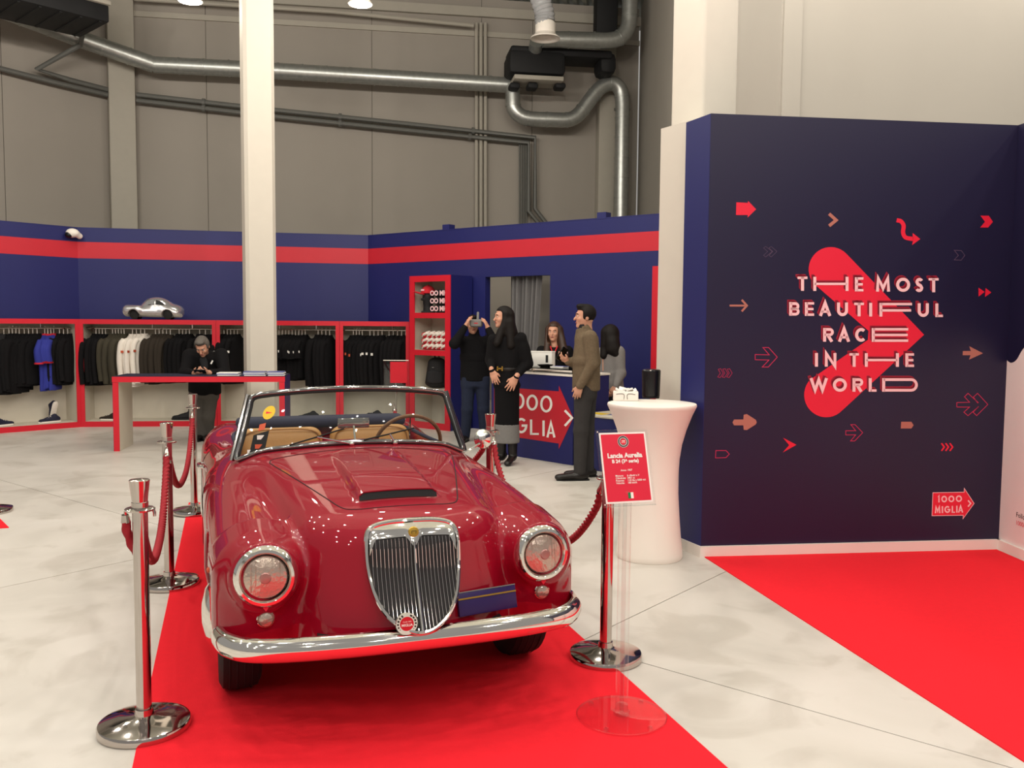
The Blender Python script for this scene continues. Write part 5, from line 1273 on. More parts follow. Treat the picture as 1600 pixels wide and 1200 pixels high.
for sg, sd_ in ((-1, lft), (1, rgt)):
    MB().tube([p + np.array([sg * 0.018, 0.028, 0]) for p in sd_], 0.014, 8).obj('windscreen_post', 'frame_chrome', ws_)
for s0, s1 in ((-0.42, 0.0), (0.20, 0.62)):
    p0 = B3(s0 + 0.12 * (1 if s0 > 0 else 3)); p0[1] -= 0.03; p0[2] = top_z(p0[0], p0[1]) + 0.01
    p1 = B3((s0 + s1) / 2); q1 = p1 + np.array([0, -0.006, 0.03])
    w0 = B3(s0 - 0.15); w1 = B3(s1 - 0.15)
    a_, c_ = w0 + np.array([0, -0.012, 0.012]), w1 + np.array([0.02, -0.002, 0.075])
    MB().tube([a_, (a_ + c_) / 2 + np.array([0, -0.008, 0]), c_], 0.0045, 6).obj('wiper_blade', 'rubber', ws_)
    MB().tube([p0, (a_ + c_) / 2 + np.array([0, -0.014, 0])], 0.005, 6).obj('wiper_arm', 'chrome', ws_)
    MB().sphere(p0, (0.014, 0.014, 0.012)).obj('wiper_pivot', 'chrome', ws_)
# stickers on the glass
def wq(s, k): 
    b_, t_ = B3(s), wsT(s); return b_ + (t_ - b_) * k + np.array([0, -0.012 * math.sin(math.pi * k) - 0.0035, 0])
def sticker(s, k, w, h, m, name, rnd=False):
    c = wq(s, k); ux_ = wq(s + 0.02, k) - wq(s - 0.02, k); ux_ /= np.linalg.norm(ux_); uz = wq(s, k + 0.02) - wq(s, k - 0.02); uz /= np.linalg.norm(uz)
    pts = [c + ux_ * w / 2 * math.cos(a) + uz * h / 2 * math.sin(a) for a in np.linspace(0, 2 * math.pi, 17)[:-1]] if rnd else [c + ux_ * w / 2 * i + uz * h / 2 * j for i, j in ((-1, -1), (1, -1), (1, 1), (-1, 1))]
    return MB().plate(pts, (0, -1, 0), 0.0015).obj(name, m, ws_)
st_ = sticker(-0.80, 0.66, 0.065, 0.075, 'yellow_mark', 'sticker', True); 
sticker(-0.80, 0.68, 0.032, 0.022, 'print_red', 'sticker'); sticker(-0.835, 0.43, 0.034, 0.035, 'orange_mark', 'sticker')
sticker(-0.83, 0.17, 0.085, 0.10, 'black_matt', 'sticker'); 
for kk, (w, h, m_) in ((0.245, (0.05, 0.022, 'white_paper')), (0.09, (0.05, 0.022, 'orange_mark'))): 
    c = wq(-0.815, kk) + np.array([0, -0.002, 0]); MB().box(c, (w, 0.002, h)).obj('sticker', m_, ws_)
c = wq(-0.90, 0.05) + np.array([0, -0.002, 0]); MB().box(c, (0.016, 0.002, 0.03)).obj('sticker', 'white_paper', ws_)
# door mirror
mc = Vector((0.80, 1.72, 0.905))
MB().tube(spline([(0.66, 1.66, top_z(0.66, 1.66)), (0.72, 1.67, 0.86), (0.775, 1.70, 0.885)], 4), 0.007, 8).obj('mirror_arm', 'chrome', car)
disc_at(mc, (0.1, -1, 0.05), [(0.0, 0.035), (0.03, 0.032), (0.052, 0.015), (0.058, -0.004), (0.054, -0.008), (0.0, -0.006)], 'door_mirror', 'chrome', car, 28)
for sg in (-1, 1):
    x = side_x(sg, 0.42, 0.60); MB().sphere((x, 0.42, 0.60), (0.008, 0.014, 0.012), 10, 6).obj('side_repeater', 'orange_mark', car)
# rear lamps and bumper
rb = spline([(-0.66, 3.95, 0.42), (-0.55, 4.12, 0.42), (-0.3, 4.2, 0.42), (0, 4.22, 0.42), (0.3, 4.2, 0.42), (0.55, 4.12, 0.42), (0.66, 3.95, 0.42)], 5)
MB().tube(rb, 0.045, 10).obj('rear_bumper', 'chrome', car)
# ================================================================== STANCHIONS, ROPES, SIGN, TABLE
def stanchion(p, label, rot=0.0):
    t = empty('stanchion', (p[0], p[1], p[2]), label, 'stanchion', 'chrome rope stanchions', rot)
    MB().lathe([(0.0, 0.0), (0.168, 0.0), (0.173, 0.006), (0.173, 0.030), (0.169, 0.036), (0.15, 0.041), (0.10, 0.050), (0.05, 0.057), (0.036, 0.062), (0.033, 0.085), (0.0, 0.085)], 48).obj('base', 'steel', t)
    MB().lathe([(0.0, 0.08), (0.0285, 0.08), (0.0285, 0.9), (0.0, 0.9)], 28).obj('pole', 'steel', t)
    MB().lathe([(0.0285, 0.865), (0.055, 0.868), (0.056, 0.874), (0.05, 0.878), (0.031, 0.880), (0.031, 0.9), (0.029, 0.902), (0.031, 0.925), (0.037, 0.975), (0.038, 0.985), (0.034, 0.988), (0.0, 0.992)], 32).obj('top_cup', 'steel', t)
    for a in (math.pi, 0): 
        MB().tube([Vector((0.05 * math.cos(a), 0, 0.874)), Vector((0.056 * math.cos(a), 0, 0.86)), Vector((0.056 * math.cos(a), 0, 0.845))], 0.006, 6).obj('hook_ring', 'steel', t)
    return t
C0 = 0.006
def gz_(u, v, z=0.0): p = PZ(u, v, z); return np.array([p[0], p[1], z])
s1 = gz_(226, 1139); s2 = gz_(265, 914); s3 = gz_(304, 801, C0); sR = gz_(946, 1029); 
pT = PZ(762, 647, 0.985); s4 = np.array([pT[0] + 0.02, pT[1], 0.0]); s0 = gz_(-16, 800); s5 = s4 + np.array([-0.95, 2.1, 0])
stanchion(s1, 'nearest chrome stanchion at the lower left of the red carpet')
stanchion(s2, 'second chrome stanchion along the left side of the carpet', 1.9)
stanchion(s3, 'third chrome stanchion at the far left corner of the carpet', 1.9)
stanchion(sR, 'chrome stanchion behind the acrylic sign stand', 1.8)
stanchion(s4, 'chrome stanchion behind the right front wing of the car', 0.3)
stanchion(s0, 'chrome stanchion base cut off by the left picture edge')
MATS['rope'] = mat('rope', (150, 20, 34), 0.75, bump=0.2, bscale=200, var=0.15, scale=60)
def rope(a, b, sag, label, n=84):
    a, b = np.array(a, float), np.array(b, float); d = (b - a); hd = d.copy(); hd[2] = 0; hd /= np.linalg.norm(hd)
    za = 0.845; A_ = np.array([a[0], a[1], a[2] + za]) + hd * 0.06; B_ = np.array([b[0], b[1], b[2] + za]) - hd * 0.06
    t = wroot('rope', tuple(A_), label, 'rope', 'twisted red barrier ropes')
    pts = []
    for i in range(n + 1):
        s_ = i / n; p = A_ + (B_ - A_) * s_; q = 2 * s_ - 1; p[2] -= sag * (1 - abs(q) ** 2.4) + 0.06 * min(1, min(s_, 1 - s_) * 30); pts.append(p)
    fine = spline(pts[1:-1], 5)
    MB().tube(fine, 0.0165, 12, twist=(0.26, 3, 200)).obj('cord', 'rope', t, sharp=70)
    for e, q in ((A_, pts[1]), (B_, pts[-2])):
        MB().tube([e + np.array([0, 0, 0.0]), e * 0.4 + q * 0.6, q, q + (q - e) * 0.35], [0.009, 0.013, 0.019, 0.019], 10).obj('end_cap', 'steel', t)
        MB().tube([e + np.array([math.cos(x) * 0.014 * hd[0], math.cos(x) * 0.014 * hd[1], 0.006 + 0.014 * math.sin(x)]) for x in np.linspace(0, 2 * math.pi, 12)[:-1]], 0.0035, 6, closed=True).obj('snap_hook', 'steel', t)
rope(s1, s2, 0.31, 'red twisted rope sagging between the two nearest left stanchions')
rope(s2, s3, 0.33, 'red twisted rope between the second and third left stanchions')
rope(s4, sR, 0.42, 'red twisted rope running behind the right headlamp to the sign stand')
rope(s5, s4, 0.36, 'red twisted rope behind the round door mirror of the car')
# hanging free rope end on the nearest stanchion
a = s1 + np.array([-0.058, 0.0, 0.85]); t = wroot('rope', tuple(a), 'loose rope end hanging behind the nearest stanchion', 'rope')
MB().tube([a, a + np.array([0.0, 0.005, -0.03])], [0.013, 0.018], 10).obj('end_cap', 'steel', t)
MB().tube(spline([a + np.array([0, 0.004, -0.03]), a + np.array([0.008, 0.006, -0.08]), a + np.array([0.03, 0.02, -0.15]), a + np.array([0.06, 0.05, -0.2])], 12), 0.0165, 12, twist=(0.16, 3, 105)).obj('cord', 'rope', t, sharp=70)
# ------------------------------------------------------------------ acrylic sign stand
c = gz_(971, 1119, C0)
t = wroot('sign_stand', tuple(c), 'clear acrylic stand with a red information sheet in front of the car', 'sign stand')
T = Matrix.Translation(c)
MB().lathe([(0.0, 0.0), (0.181, 0.0), (0.183, 0.003), (0.183, 0.008), (0.181, 0.010), (0.0, 0.010)], 56, T).obj('base_disc', 'acrylic_sheet', t)
MB().lathe([(0.180, 0.0005), (0.184, 0.003), (0.184, 0.008), (0.180, 0.0105)], 56, T).obj('disc_rim', 'acrylic', t)
for a in (0.9, 2.4, 4.2, 5.4): MB().lathe([(0.0, 0.014), (0.009, 0.013), (0.011, 0.010), (0.011, 0.0)], 12, T @ Matrix.Translation((0.155 * math.cos(a), 0.155 * math.sin(a), 0))).obj('foot_stud', 'acrylic', t)
MB().lathe([(0.0, 0.010), (0.034, 0.010), (0.034, 0.022), (0.026, 0.026), (0.026, 0.05), (0.0, 0.05)], 24, T).obj('pole_socket', 'acrylic', t)
MB().lathe([(0.025, 0.02), (0.025, 0.93)], 28, T).obj('tube', 'acrylic_sheet', t, sharp=80)
MB().lathe([(0.0, 0.02), (0.009, 0.02), (0.009, 0.93), (0.0, 0.93)], 16, T).obj('inner_rod', 'acrylic', t)
bc = PY(983.5, 789, 3.47); tc_ = PY(970.5, 671.5, 3.56); up = (tc_ - bc); hB = np.linalg.norm(up); up /= hB
rt = np.array([0.955, 0.285, 0.005]); rt = rt - (rt @ up) * up; rt /= np.linalg.norm(rt); nr = np.cross(rt, up)
bp = lambda x, y, o=0.0: bc + rt * x + up * y + nr * o
def bplate(x0, x1, y0, y1, o, th, name, m): return MB().plate([bp(x0, y0, o), bp(x1, y0, o), bp(x1, y1, o), bp(x0, y1, o)], nr, th).obj(name, m, t)
bd = bplate(-0.112, 0.112, -0.003, hB, 0.0, 0.005, 'board', 'acrylic_sheet')
bplate(-0.112, 0.112, -0.006, -0.002, -0.004, 0.012, 'bottom_strip', 'acrylic')
MB().plate([bp(-0.02, 0.03, 0), bp(0.02, 0.03, 0), c + np.array([0.02, -0.02, 0.93]), c + np.array([-0.02, -0.02, 0.93])], (0, 1, 0), 0.004).obj('bracket', 'acrylic_sheet', t)
paper = bplate(-0.101, 0.101, 0.008, hB - 0.012, 0.0055, 0.0008, 'paper_sheet', 'white_paper')
hp0, hp1 = 0.015, hB - 0.019
Ms = mat('sheet_red', (216, 26, 58), 0.45, var=0.02)
MB().plate([bp(-0.094, hp0, 0.0064), bp(0.094, hp0, 0.0064), bp(0.094, hp1, 0.0064), bp(-0.094, hp1, 0.0064)], nr, 0.0005).obj('red_print', 'sheet_red', t)
HH = hp1 - hp0
def sign_text(txt, fx, fy, size, al='CENTER', bold=0.0): place_text(txt, size, 'white_paper', t, bp(fx, hp0 + HH * fy, 0.0072), rt, up, al, bold)
sign_text('Lancia Aurelia', 0.0, 0.675, 0.0265, bold=0.0011); sign_text('B 24 (3^ serie)', 0.0, 0.59, 0.0195, bold=0.0008); sign_text('Anno: 1957', 0.0, 0.455, 0.0105, bold=0.0002)
for k, (a_, b_) in enumerate((('Motore:', '6 cilindri a V'), ('Cilindrata:', '2451 cc'), ('Potenza:', '118 Hp a 5000 giri'), ('Velocita:', '180 km/h'))):
    sign_text(a_, -0.05, 0.375 - k * 0.036, 0.0105, 'LEFT', 0.0002); sign_text(b_, 0.0, 0.375 - k * 0.036, 0.0105, 'LEFT', 0.0002)
def sdisc(cx, fy, r0, r1, m, o, name, n=32):
    cc = np.array([cx, hp0 + HH * fy]); vs = []
    for i in range(n):
        a = 2 * math.pi * i / n
        for r_ in (r0, r1): vs.append(bp(cc[0] + r_ * math.cos(a), cc[1] + r_ * math.sin(a), o))
    return MB().add(vs, [(2 * i, 2 * i + 1, (2 * i + 3) % (2 * n), (2 * i + 2) % (2 * n)) for i in range(n)]).obj(name, m, t)
sdisc(0.0, 0.885, 0.0001, 0.0245, 'charcoal', 0.0074, 'seal_outer'); sdisc(0.0, 0.885, 0.0225, 0.0238, 'white_paper', 0.0076, 'seal_ring'); sdisc(0.0, 0.885, 0.0145, 0.0165, 'white_paper', 0.0076, 'seal_ring'); sdisc(0.0, 0.885, 0.0001, 0.0125, 'print_red', 0.0076, 'seal_centre')
for i in range(22):
    a = 2 * math.pi * i / 22; 
    if i in (5, 6): continue
    q0 = np.array([0.0195 * math.cos(a), hp0 + HH * 0.885 + 0.0195 * math.sin(a)]); MB().plate([bp(q0[0] - 0.0012, q0[1] - 0.0014, 0.0077), bp(q0[0] + 0.0012, q0[1] - 0.0014, 0.0077), bp(q0[0] + 0.0012, q0[1] + 0.0014, 0.0077), bp(q0[0] - 0.0012, q0[1] + 0.0014, 0.0077)], nr, 0.0001).obj('seal_letter', 'grey_fabric', t)
sign_text('1000', 0.0, 0.893, 0.0078, bold=0.0002); sign_text('MIGLIA', 0.0, 0.870, 0.0055)
for k, m_ in enumerate(('flag_green', 'white_paper', 'print_red')):
    x0 = -0.004 + k * 0.0115; MB().plate([bp(x0, hp0 + 0.010, 0.0072), bp(x0 + 0.0115, hp0 + 0.010, 0.0072), bp(x0 + 0.0115, hp0 + 0.034, 0.0072), bp(x0, hp0 + 0.034, 0.0072)], nr, 0.0002).obj('flag_band', m_, t)
for x, y in ((-0.106, hB - 0.008), (-0.106, 0.004)): MB().sphere(bp(x, y, 0.006), 0.0028, 8, 6).obj('screw_cap', 'white_plastic', t)
# ------------------------------------------------------------------ white cocktail table with black cylinder and napkin holder
c = gz_(1014, 869)
t = wroot('cocktail_table', tuple(c), 'white flared cocktail table standing beside the blue panel', 'table')
prof = [(0.30, 1.055), (0.302, 1.045), (0.295, 1.03), (0.272, 0.98), (0.235, 0.88), (0.208, 0.78), (0.194, 0.68), (0.188, 0.58), (0.19, 0.45), (0.2, 0.3), (0.213, 0.15), (0.226, 0.04), (0.228, 0.012), (0.222, 0.0)]
rr_ = [(r_, z) for r_, z in prof]
NT = 96; vs = []; fs = []
for i in range(NT):
    a = 2 * math.pi * i / NT
    for r_, z in rr_:
        fl_ = 1 - 0.011 * (0.5 + 0.5 * math.cos(a * 48)) * (1 if z < 1.02 else 0) * min(1, z / 0.1)
        vs.append(c + np.array([r_ * fl_ * math.cos(a), r_ * fl_ * math.sin(a), z]))
K = len(rr_)
for i in range(NT):
    for k in range(K - 1): fs.append((i * K + k, ((i + 1) % NT) * K + k, ((i + 1) % NT) * K + k + 1, i * K + k + 1))
MB().add(vs, fs).obj('pedestal', 'white_plastic', t, sharp=80)
MB().lathe([(0.0, 1.062), (0.288, 1.062), (0.298, 1.060), (0.301, 1.054), (0.29, 1.045)], 64, Matrix.Translation(c)).obj('top', 'white_plastic', t)
p = PZ(1017, 622, 1.062)
t = empty('canister', tuple(p), 'glossy black canister standing on the white cocktail table', 'canister', None, 0.1)
s_ = SDF(); s_.econe((0, 0, 0.012), (0, 0, 0.2), (1, 0, 0), (0.064, 0.05), (0.069, 0.054), rnd=0.012); s_.obj('body', 'black_plastic', t, 0.006)
MB().lathe([(0.0, 0.208), (0.06, 0.208), (0.066, 0.203), (0.066, 0.195)], 32, Matrix.Scale(0.78, 4, (0, 1, 0))).obj('lid_rim', 'black_plastic', t); MB().box((-0.02, -0.05, 0.203), (0.01, 0.006, 0.006)).obj('status_light', 'white_plastic', t)
MB().lathe([(0.05, 0.0), (0.061, 0.0), (0.062, 0.01)], 32, Matrix.Scale(0.8, 4, (0, 1, 0))).obj('foot_ring', 'black_matt', t)
p = PZ(978, 626, 1.062) + np.array([0, 0.02, 0])
t = empty('napkin_holder', tuple(p), 'white napkin holder with paper napkins on the white table', 'napkin holder', None, -0.12)
MB().box((0, 0, 0.033), (0.175, 0.1, 0.066)).obj('holder', 'white_plastic', t, bevel=0.008)
for sg in (-1, 1): MB().tube(spline([(sg * 0.066, -0.0505, 0.045), (sg * 0.04, -0.0515, 0.05), (sg * 0.012, -0.0515, 0.045), (sg * 0.012, -0.0515, 0.012)], 4), 0.0018, 5).obj('clip_line', 'charcoal', t)
for k in range(5):
    x = -0.056 + k * 0.026; z = 0.080 + 0.012 * math.sin(k * 0.8 + 0.2)
    MB().box((x + 0.006, 0, z - 0.012), (0.048, 0.084, 0.012), R=Matrix.Rotation(0.55 - 0.3 * k, 3, 'Y') @ Matrix.Rotation(0.2 * math.sin(k * 1.7), 3, 'X')).obj('napkin', 'white_paper', t, bevel=0.003)
# ================================================================== PEOPLE
def nrmz(v): v = np.array(v, float); return v / (np.linalg.norm(v) + 1e-12)
class Person:
    def __init__(s, label, foot):
        s.t = wroot('person', (foot[0], foot[1], 0.0), label, 'person'); s.b = SDF(); s.k = 1.0
    def head(s, c, fwd, up=(0, 0, 1), k=1.0, hair='hair_black', style='short', female=False, eyes=True, skin='skin'):
        c = np.array(c, float); u = nrmz(up); f = nrmz(np.array(fwd, float) - (np.array(fwd) @ u) * u); sd = np.cross(f, u); R = np.stack([sd, f, u], 1)
        P = lambda a, b_, d: c + k * (sd * a + f * b_ + u * d)
        s.P, s.R, s.hc, s.hk = P, R, c, k
        b = s.b
        b.ell(P(0, -0.012, 0.03), np.array((0.074, 0.094, 0.092)) * k, R, k=0.02)
        b.ell(P(0, 0.022, -0.045), np.array((0.058, 0.062, 0.07)) * k, R, k=0.04)
        b.ell(P(0, 0.064, -0.098), np.array((0.024, 0.022, 0.02)) * k, R, k=0.03)
        b.cap(P(0, 0.085, 0.01), P(0, 0.107, -0.032), 0.007 * k, 0.0125 * k, k=0.012)
        for a in (-1, 1):
            b.ell(P(a * 0.077, -0.008, -0.008), np.array((0.010, 0.02, 0.031)) * k, R, k=0.008)
            b.ell(P(a * 0.035, 0.064, -0.028), np.array((0.022, 0.02, 0.02)) * k, R, k=0.02)
            b.ell(P(a * 0.031, 0.092, 0.006), np.array((0.017, 0.012, 0.009)) * k, R, k=0.012, op='s')
        b.cap(P(-0.03, 0.08, 0.026), P(0.03, 0.08, 0.026), 0.011 * k, k=0.02)
        b.cap(P(-0.016, 0.082, -0.062), P(0.016, 0.082, -0.062), 0.007 * k, k=0.012)
        Rb = Matrix([[R[i, j] for j in range(3)] for i in range(3)])
        if eyes:
            for a in (-1, 1):
                MB().sphere(P(a * 0.031, 0.081, 0.004), (0.012 * k, 0.007 * k, 0.007 * k), 12, 8, Rb).obj('eye', 'white_plastic', s.t)
                MB().sphere(P(a * 0.031, 0.0855, 0.004), (0.006 * k, 0.004 * k, 0.006 * k), 10, 6, Rb).obj('iris', 'eye_dark', s.t)
                MB().tube([P(a * 0.016, 0.093, 0.024), P(a * 0.032, 0.092, 0.029), P(a * 0.048, 0.082, 0.024)], 0.0042 * k, 6).obj('eyebrow', hair, s.t)
        MB().sphere(P(0, 0.088, -0.063), (0.021 * k, 0.008 * k, 0.0075 * k), 14, 8, Rb).obj('mouth', 'lips', s.t)
        h = SDF()
        if style == 'short':
            h.ell(P(0, -0.014, 0.036), np.array((0.082, 0.102, 0.096)) * k, R)
            for a in (-1, 1): h.ell(P(a * 0.062, -0.01, 0.02), np.array((0.02, 0.045, 0.05)) * k, R, k=0.03)
            h.ell(P(0, 0.055, 0.105), np.array((0.055, 0.04, 0.025)) * k, R, k=0.03)
            h.box(P(0, 0.12, -0.02), np.array((0.13, 0.085, 0.083)) * k, R, rnd=0.02, op='s', k=0.012)
            h.box(P(0, 0.0, -0.13), np.array((0.2, 0.2, 0.085)) * k, R, rnd=0.01, op='s', k=0.012)
        else:
            h.ell(P(0, -0.016, 0.036), np.array((0.087, 0.107, 0.1)) * k, R)
            h.econe(P(0, -0.055, 0.03), P(0, -0.085, -0.16), sd, (0.088 * k, 0.06 * k), (0.1 * k, 0.045 * k), k=0.05)
            for q in s.locks: h.cap(q[0], q[1], q[2], q[3], k=0.04)
            for a in (-1, 1):
                h.cap(P(a * 0.074, 0.0, 0.05), P(a * 0.082, 0.008, -0.10), 0.024 * k, 0.024 * k, k=0.03)
            h.box(P(0, 0.125, -0.03), np.array((0.068, 0.1, 0.1)) * k, R, rnd=0.03, op='s', k=0.02)
        o = h.obj('hair', hair, s.t, 0.0075)
        return s
    locks = ()
    def neck(s, a, r=0.055):
        s.b.cap(np.array(a), s.P(0, -0.02, -0.06), r, r * 0.92, k=0.04)
    def arm(s, sh, el, wr, r=(0.05, 0.04, 0.028)):
        s.b.cap(sh, el, r[0], r[1], k=0.03); s.b.cap(el, wr, r[1], r[2], k=0.02)
    def hand(s, wr, d, pn, thumb, curl=0.5, q=1.0, spread=0.1):
        """d: direction to the fingers, pn: palm side, thumb: side the thumb leaves on"""
        wr = np.array(wr, float); d = nrmz(d); pn = nrmz(np.array(pn) - (np.array(pn) @ d) * d); th = nrmz(np.array(thumb) - (np.array(thumb) @ d) * d - (np.array(thumb) @ pn) * pn)
        b = s.b; Rm = np.stack([th, pn, d], 1)
        b.cap(wr - d * 0.03, wr + d * 0.015, 0.027 * q, 0.025 * q, k=0.02)
        b.ell(wr + d * 0.052 * q, np.array((0.043, 0.018, 0.054)) * q, Rm, k=0.02)
        for i, (off, L) in enumerate(((0.031, 0.070), (0.0105, 0.079), (-0.0105, 0.073), (-0.031, 0.058))):
            base = wr + d * (0.088 - 0.006 * abs(i - 1)) * q + th * off * q; L *= q
            dd = nrmz(d + th * spread * (1.5 - i) * 0.8)
            a1 = curl * 0.7; a2 = curl * 1.7
            d1 = nrmz(dd * math.cos(a1) + pn * math.sin(a1)); d2 = nrmz(dd * math.cos(a2) + pn * math.sin(a2))
            m_ = base + d1 * L * 0.52; e = m_ + d2 * L * 0.48
            b.cap(base - d * 0.02 * q, m_, 0.0098 * q, 0.009 * q, k=0.006); b.cap(m_, e, 0.009 * q, 0.0076 * q, k=0.004)
        tb = wr + d * 0.03 * q + th * 0.03 * q; td = nrmz(d * 0.75 + th * 0.75 + pn * 0.3); t1 = tb + td * 0.036 * q; t2 = t1 + nrmz(d * 1.0 + th * 0.2 + pn * (0.3 + curl * 0.6)) * 0.032 * q
        b.cap(wr + d * 0.015 * q + th * 0.012 * q, tb, 0.015 * q, 0.0135 * q, k=0.012); b.cap(tb, t1, 0.0125 * q, 0.0105 * q, k=0.006); b.cap(t1, t2, 0.0105 * q, 0.0085 * q, k=0.004)
    def legs(s, hips, knees, ankles, r=(0.075, 0.05, 0.036)):
        for h, kn, an in zip(hips, knees, ankles): s.b.cap(h, kn, r[0], r[1], k=0.03); s.b.cap(kn, an, r[1], r[2], k=0.02)
    def trunk(s, pel, chest, side, wp_=0.14, wc=0.145, dp=0.09):
        s.b.econe(pel, chest, side, (wp_, dp), (wc, dp), k=0.03)
    def body(s, m='skin', h=0.0075): s.b.obj('body', m, s.t, h)
    def cloth(s, name, m, fn, h=0.011):
        c = SDF(); fn(c); return c.obj(name, m, s.t, h)
    def shoe(s, an, d, m='black_leather', L=0.27, h=0.1, w=0.05, heel=0.0):
        an = np.array(an, float); d = nrmz((d[0], d[1], 0)); a = np.array((an[0], an[1], 0.0)); up = np.array([0, 0, 1.0])
        c = SDF(); sd = np.cross(d, up)
        c.econe(a - d * 0.045 + up * (0.045 + heel), a + d * (L - 0.10) + up * 0.034, sd, (w * 0.85, 0.045), (w, 0.032), k=0.02, rnd=0.05)
        c.cap(a + up * (0.05 + heel), a + up * h, w * 0.95, w * 0.85, k=0.04)
        c.box(a - up * 0.05, (0.4, 0.4, 0.052), rnd=0.002, op='s', k=0.004)
        if heel: c.box(a + d * 0.045 + up * 0.0, (0.035, 0.035, heel + 0.012), np.stack([d, sd, up], 1), rnd=0.01, op='s', k=0.01)
        o = c.obj('shoe', m, s.t, 0.008)
        p = MB(); q = [a + d * (-0.095) + sd * w * 0.7, a - d * 0.02 + sd * w * 0.98, a + d * (L - 0.14) + sd * w * 1.02, a + d * (L - 0.07) + sd * w * 0.6]
        pl = [(x[0], x[1]) for x in q] + [(x[0], x[1]) for x in [y - 2 * ((y - a) @ sd) * sd for y in q[::-1]]]
        if not heel: p.prism(pl, 0.0, 0.014).obj('sole', 'rubber', o)
        return o
def J(d0): return lambda u, v, dy=0.0: PY(u, v, d0 + dy)
X_, Y_, Z_ = np.eye(3)
# --- man in the brown cardigan, side view facing left
j = J(9.05); p = Person('man in brown knitted cardigan with grey trousers looking left, holding a phone', j(905, 745))
Fd = nrmz((-1, -0.12, 0)); Sd = np.array([0.12, -0.99, 0]);
hips = [j(912, 612, -0.09), j(918, 612, 0.09)]; knees = [j(908, 672, -0.1), j(917, 671, 0.1)]; ank = [j(906, 731, -0.1), j(919, 728, 0.11)]
for a in ank: a[2] = 0.1
shL, shR = j(922, 527, -0.185), j(918, 527, 0.17)
elL, wrL = j(926, 569, -0.22), j(906, 603, -0.22)
elR, wrR = j(910, 569, 0.16), j(888, 565, 0.02)
pel, chs = j(915, 605), j(916, 532)
p.head(j(914, 495), Fd, (0.04, 0, 1), 1.0, 'hair_black'); p.neck(j(918, 522)); p.trunk(pel, chs, Sd)
p.arm(shL, elL, wrL); p.arm(shR, elR, wrR); p.legs(hips, knees, ank)
p.hand(wrL, (-0.3, 0, -1), (0.2, 1, 0), (-1, 0, -0.2), 0.55, 0.95); p.hand(wrR, (-0.75, -0.3, 0.35), (-0.2, 0.3, 0.9), (0.1, -0.9, 0.4), 0.7, 0.95)
p.body()
def f(c):
    c.econe(j(916, 608), j(916, 560), Sd, (0.18, 0.142), (0.185, 0.136), k=0.05, rnd=0.03); c.econe(j(916, 565), j(917, 530), Sd, (0.19, 0.142), (0.165, 0.118), k=0.012, rnd=0.07)
    for a, b_, w in ((shL, elL, wrL), (shR, elR, wrR)): c.cap(a, b_, 0.074, 0.056, k=0.03); c.cap(b_, w, 0.056, 0.042, k=0.015)
    c.cap(j(915, 527), j(911, 512), 0.092, 0.078, k=0.05)
    c.cap(j(909, 508), j(911, 498), 0.070, 0.066, op='s', k=0.01)
p.cloth('cardigan', 'brown_knit', f)
p.cloth('collar', 'charcoal', lambda c: (c.cap(j(916, 521), j(912.5, 509), 0.072, 0.066), c.cap(j(916, 515), j(914, 498), 0.06, 0.064, op='s', k=0.01)))
def f(c):
    c.econe(j(915, 618), j(915, 600), Sd, (0.17, 0.115), (0.17, 0.12), k=0.04)
    for h_, k_, a in zip(hips, knees, ank): c.cap(h_, k_, 0.098, 0.075, k=0.03); c.cap(k_, a + np.array([0, 0, -0.01]), 0.075, 0.062, k=0.03)
p.cloth('trousers', 'dark_trouser', f)
for a in ank: p.shoe(a, Fd, 'black_leather', 0.31, 0.12, 0.052)
ph = wrR + nrmz((-0.75, -0.3, 0.35)) * 0.085 + np.array([-0.005, 0.0, 0.028])
t = empty('phone', tuple(ph), 'black phone held by the man in the brown cardigan', 'phone'); t.rotation_euler = (0.3, 0.5, 0.5)
MB().box((0, 0, 0.02), (0.075, 0.012, 0.15)).obj('case', 'black_plastic', t, bevel=0.005); MB().box((0, -0.0065, 0.02), (0.066, 0.001, 0.135)).obj('screen', 'smoke_glass', t)
# --- tall woman in the black dress, turned to the left
j = J(9.98); p = Person('woman with long dark hair in black dress with grey hem and gold buckle', j(793, 722))
Fd = nrmz((-0.92, -0.38, 0)); Sd = nrmz((0.35, -0.94, 0)); Bs = nrmz((0.93, 0.37, 0)); BF = nrmz((-0.2, -1, 0)); BS = nrmz((1, -0.2, 0))
hips = [j(784, 600), j(800, 600)]; knees = [j(783, 650, -0.02), j(801, 650, 0)]; ank = [j(784, 706, 0), j(801, 712, -0.04)]
for a in ank: a[2] = 0.12
shA, shB = j(771, 531, 0.02), j(814, 528, 0.02)
elA, wrA = j(766, 562, 0.03), j(769, 580, -0.12); elB, wrB = j(823, 568, 0.02), j(806, 590, -0.16)
p.locks = [(j(793, 500, 0.03), j(805, 535, 0.02), 0.075, 0.06), (j(787, 505, -0.05), j(777, 536, -0.1), 0.05, 0.042), (j(795, 505, -0.05), j(798, 540, -0.08), 0.05, 0.05)]
p.head(j(786, 496), Fd, (0.03, 0, 1), 0.98, 'hair_black', 'long', True); p.neck(j(792, 522), 0.046)
p.trunk(j(792, 600), j(792, 537), BS, 0.112, 0.115, 0.078); p.arm(shA, elA, wrA, (0.042, 0.035, 0.024)); p.arm(shB, elB, wrB, (0.042, 0.035, 0.024)); p.legs(hips, knees, ank, (0.07, 0.045, 0.034))
p.hand(wrA, (0.35, -0.2, -1), (0.1, 1, 0.1), (1, -0.2, 0.2), 0.25, 0.98, 0.12); p.hand(wrB, (-0.5, -0.1, -0.9), (0, 1, 0), (-1, 0, 0.4), 0.15, 1.05, 0.2)
p.body()
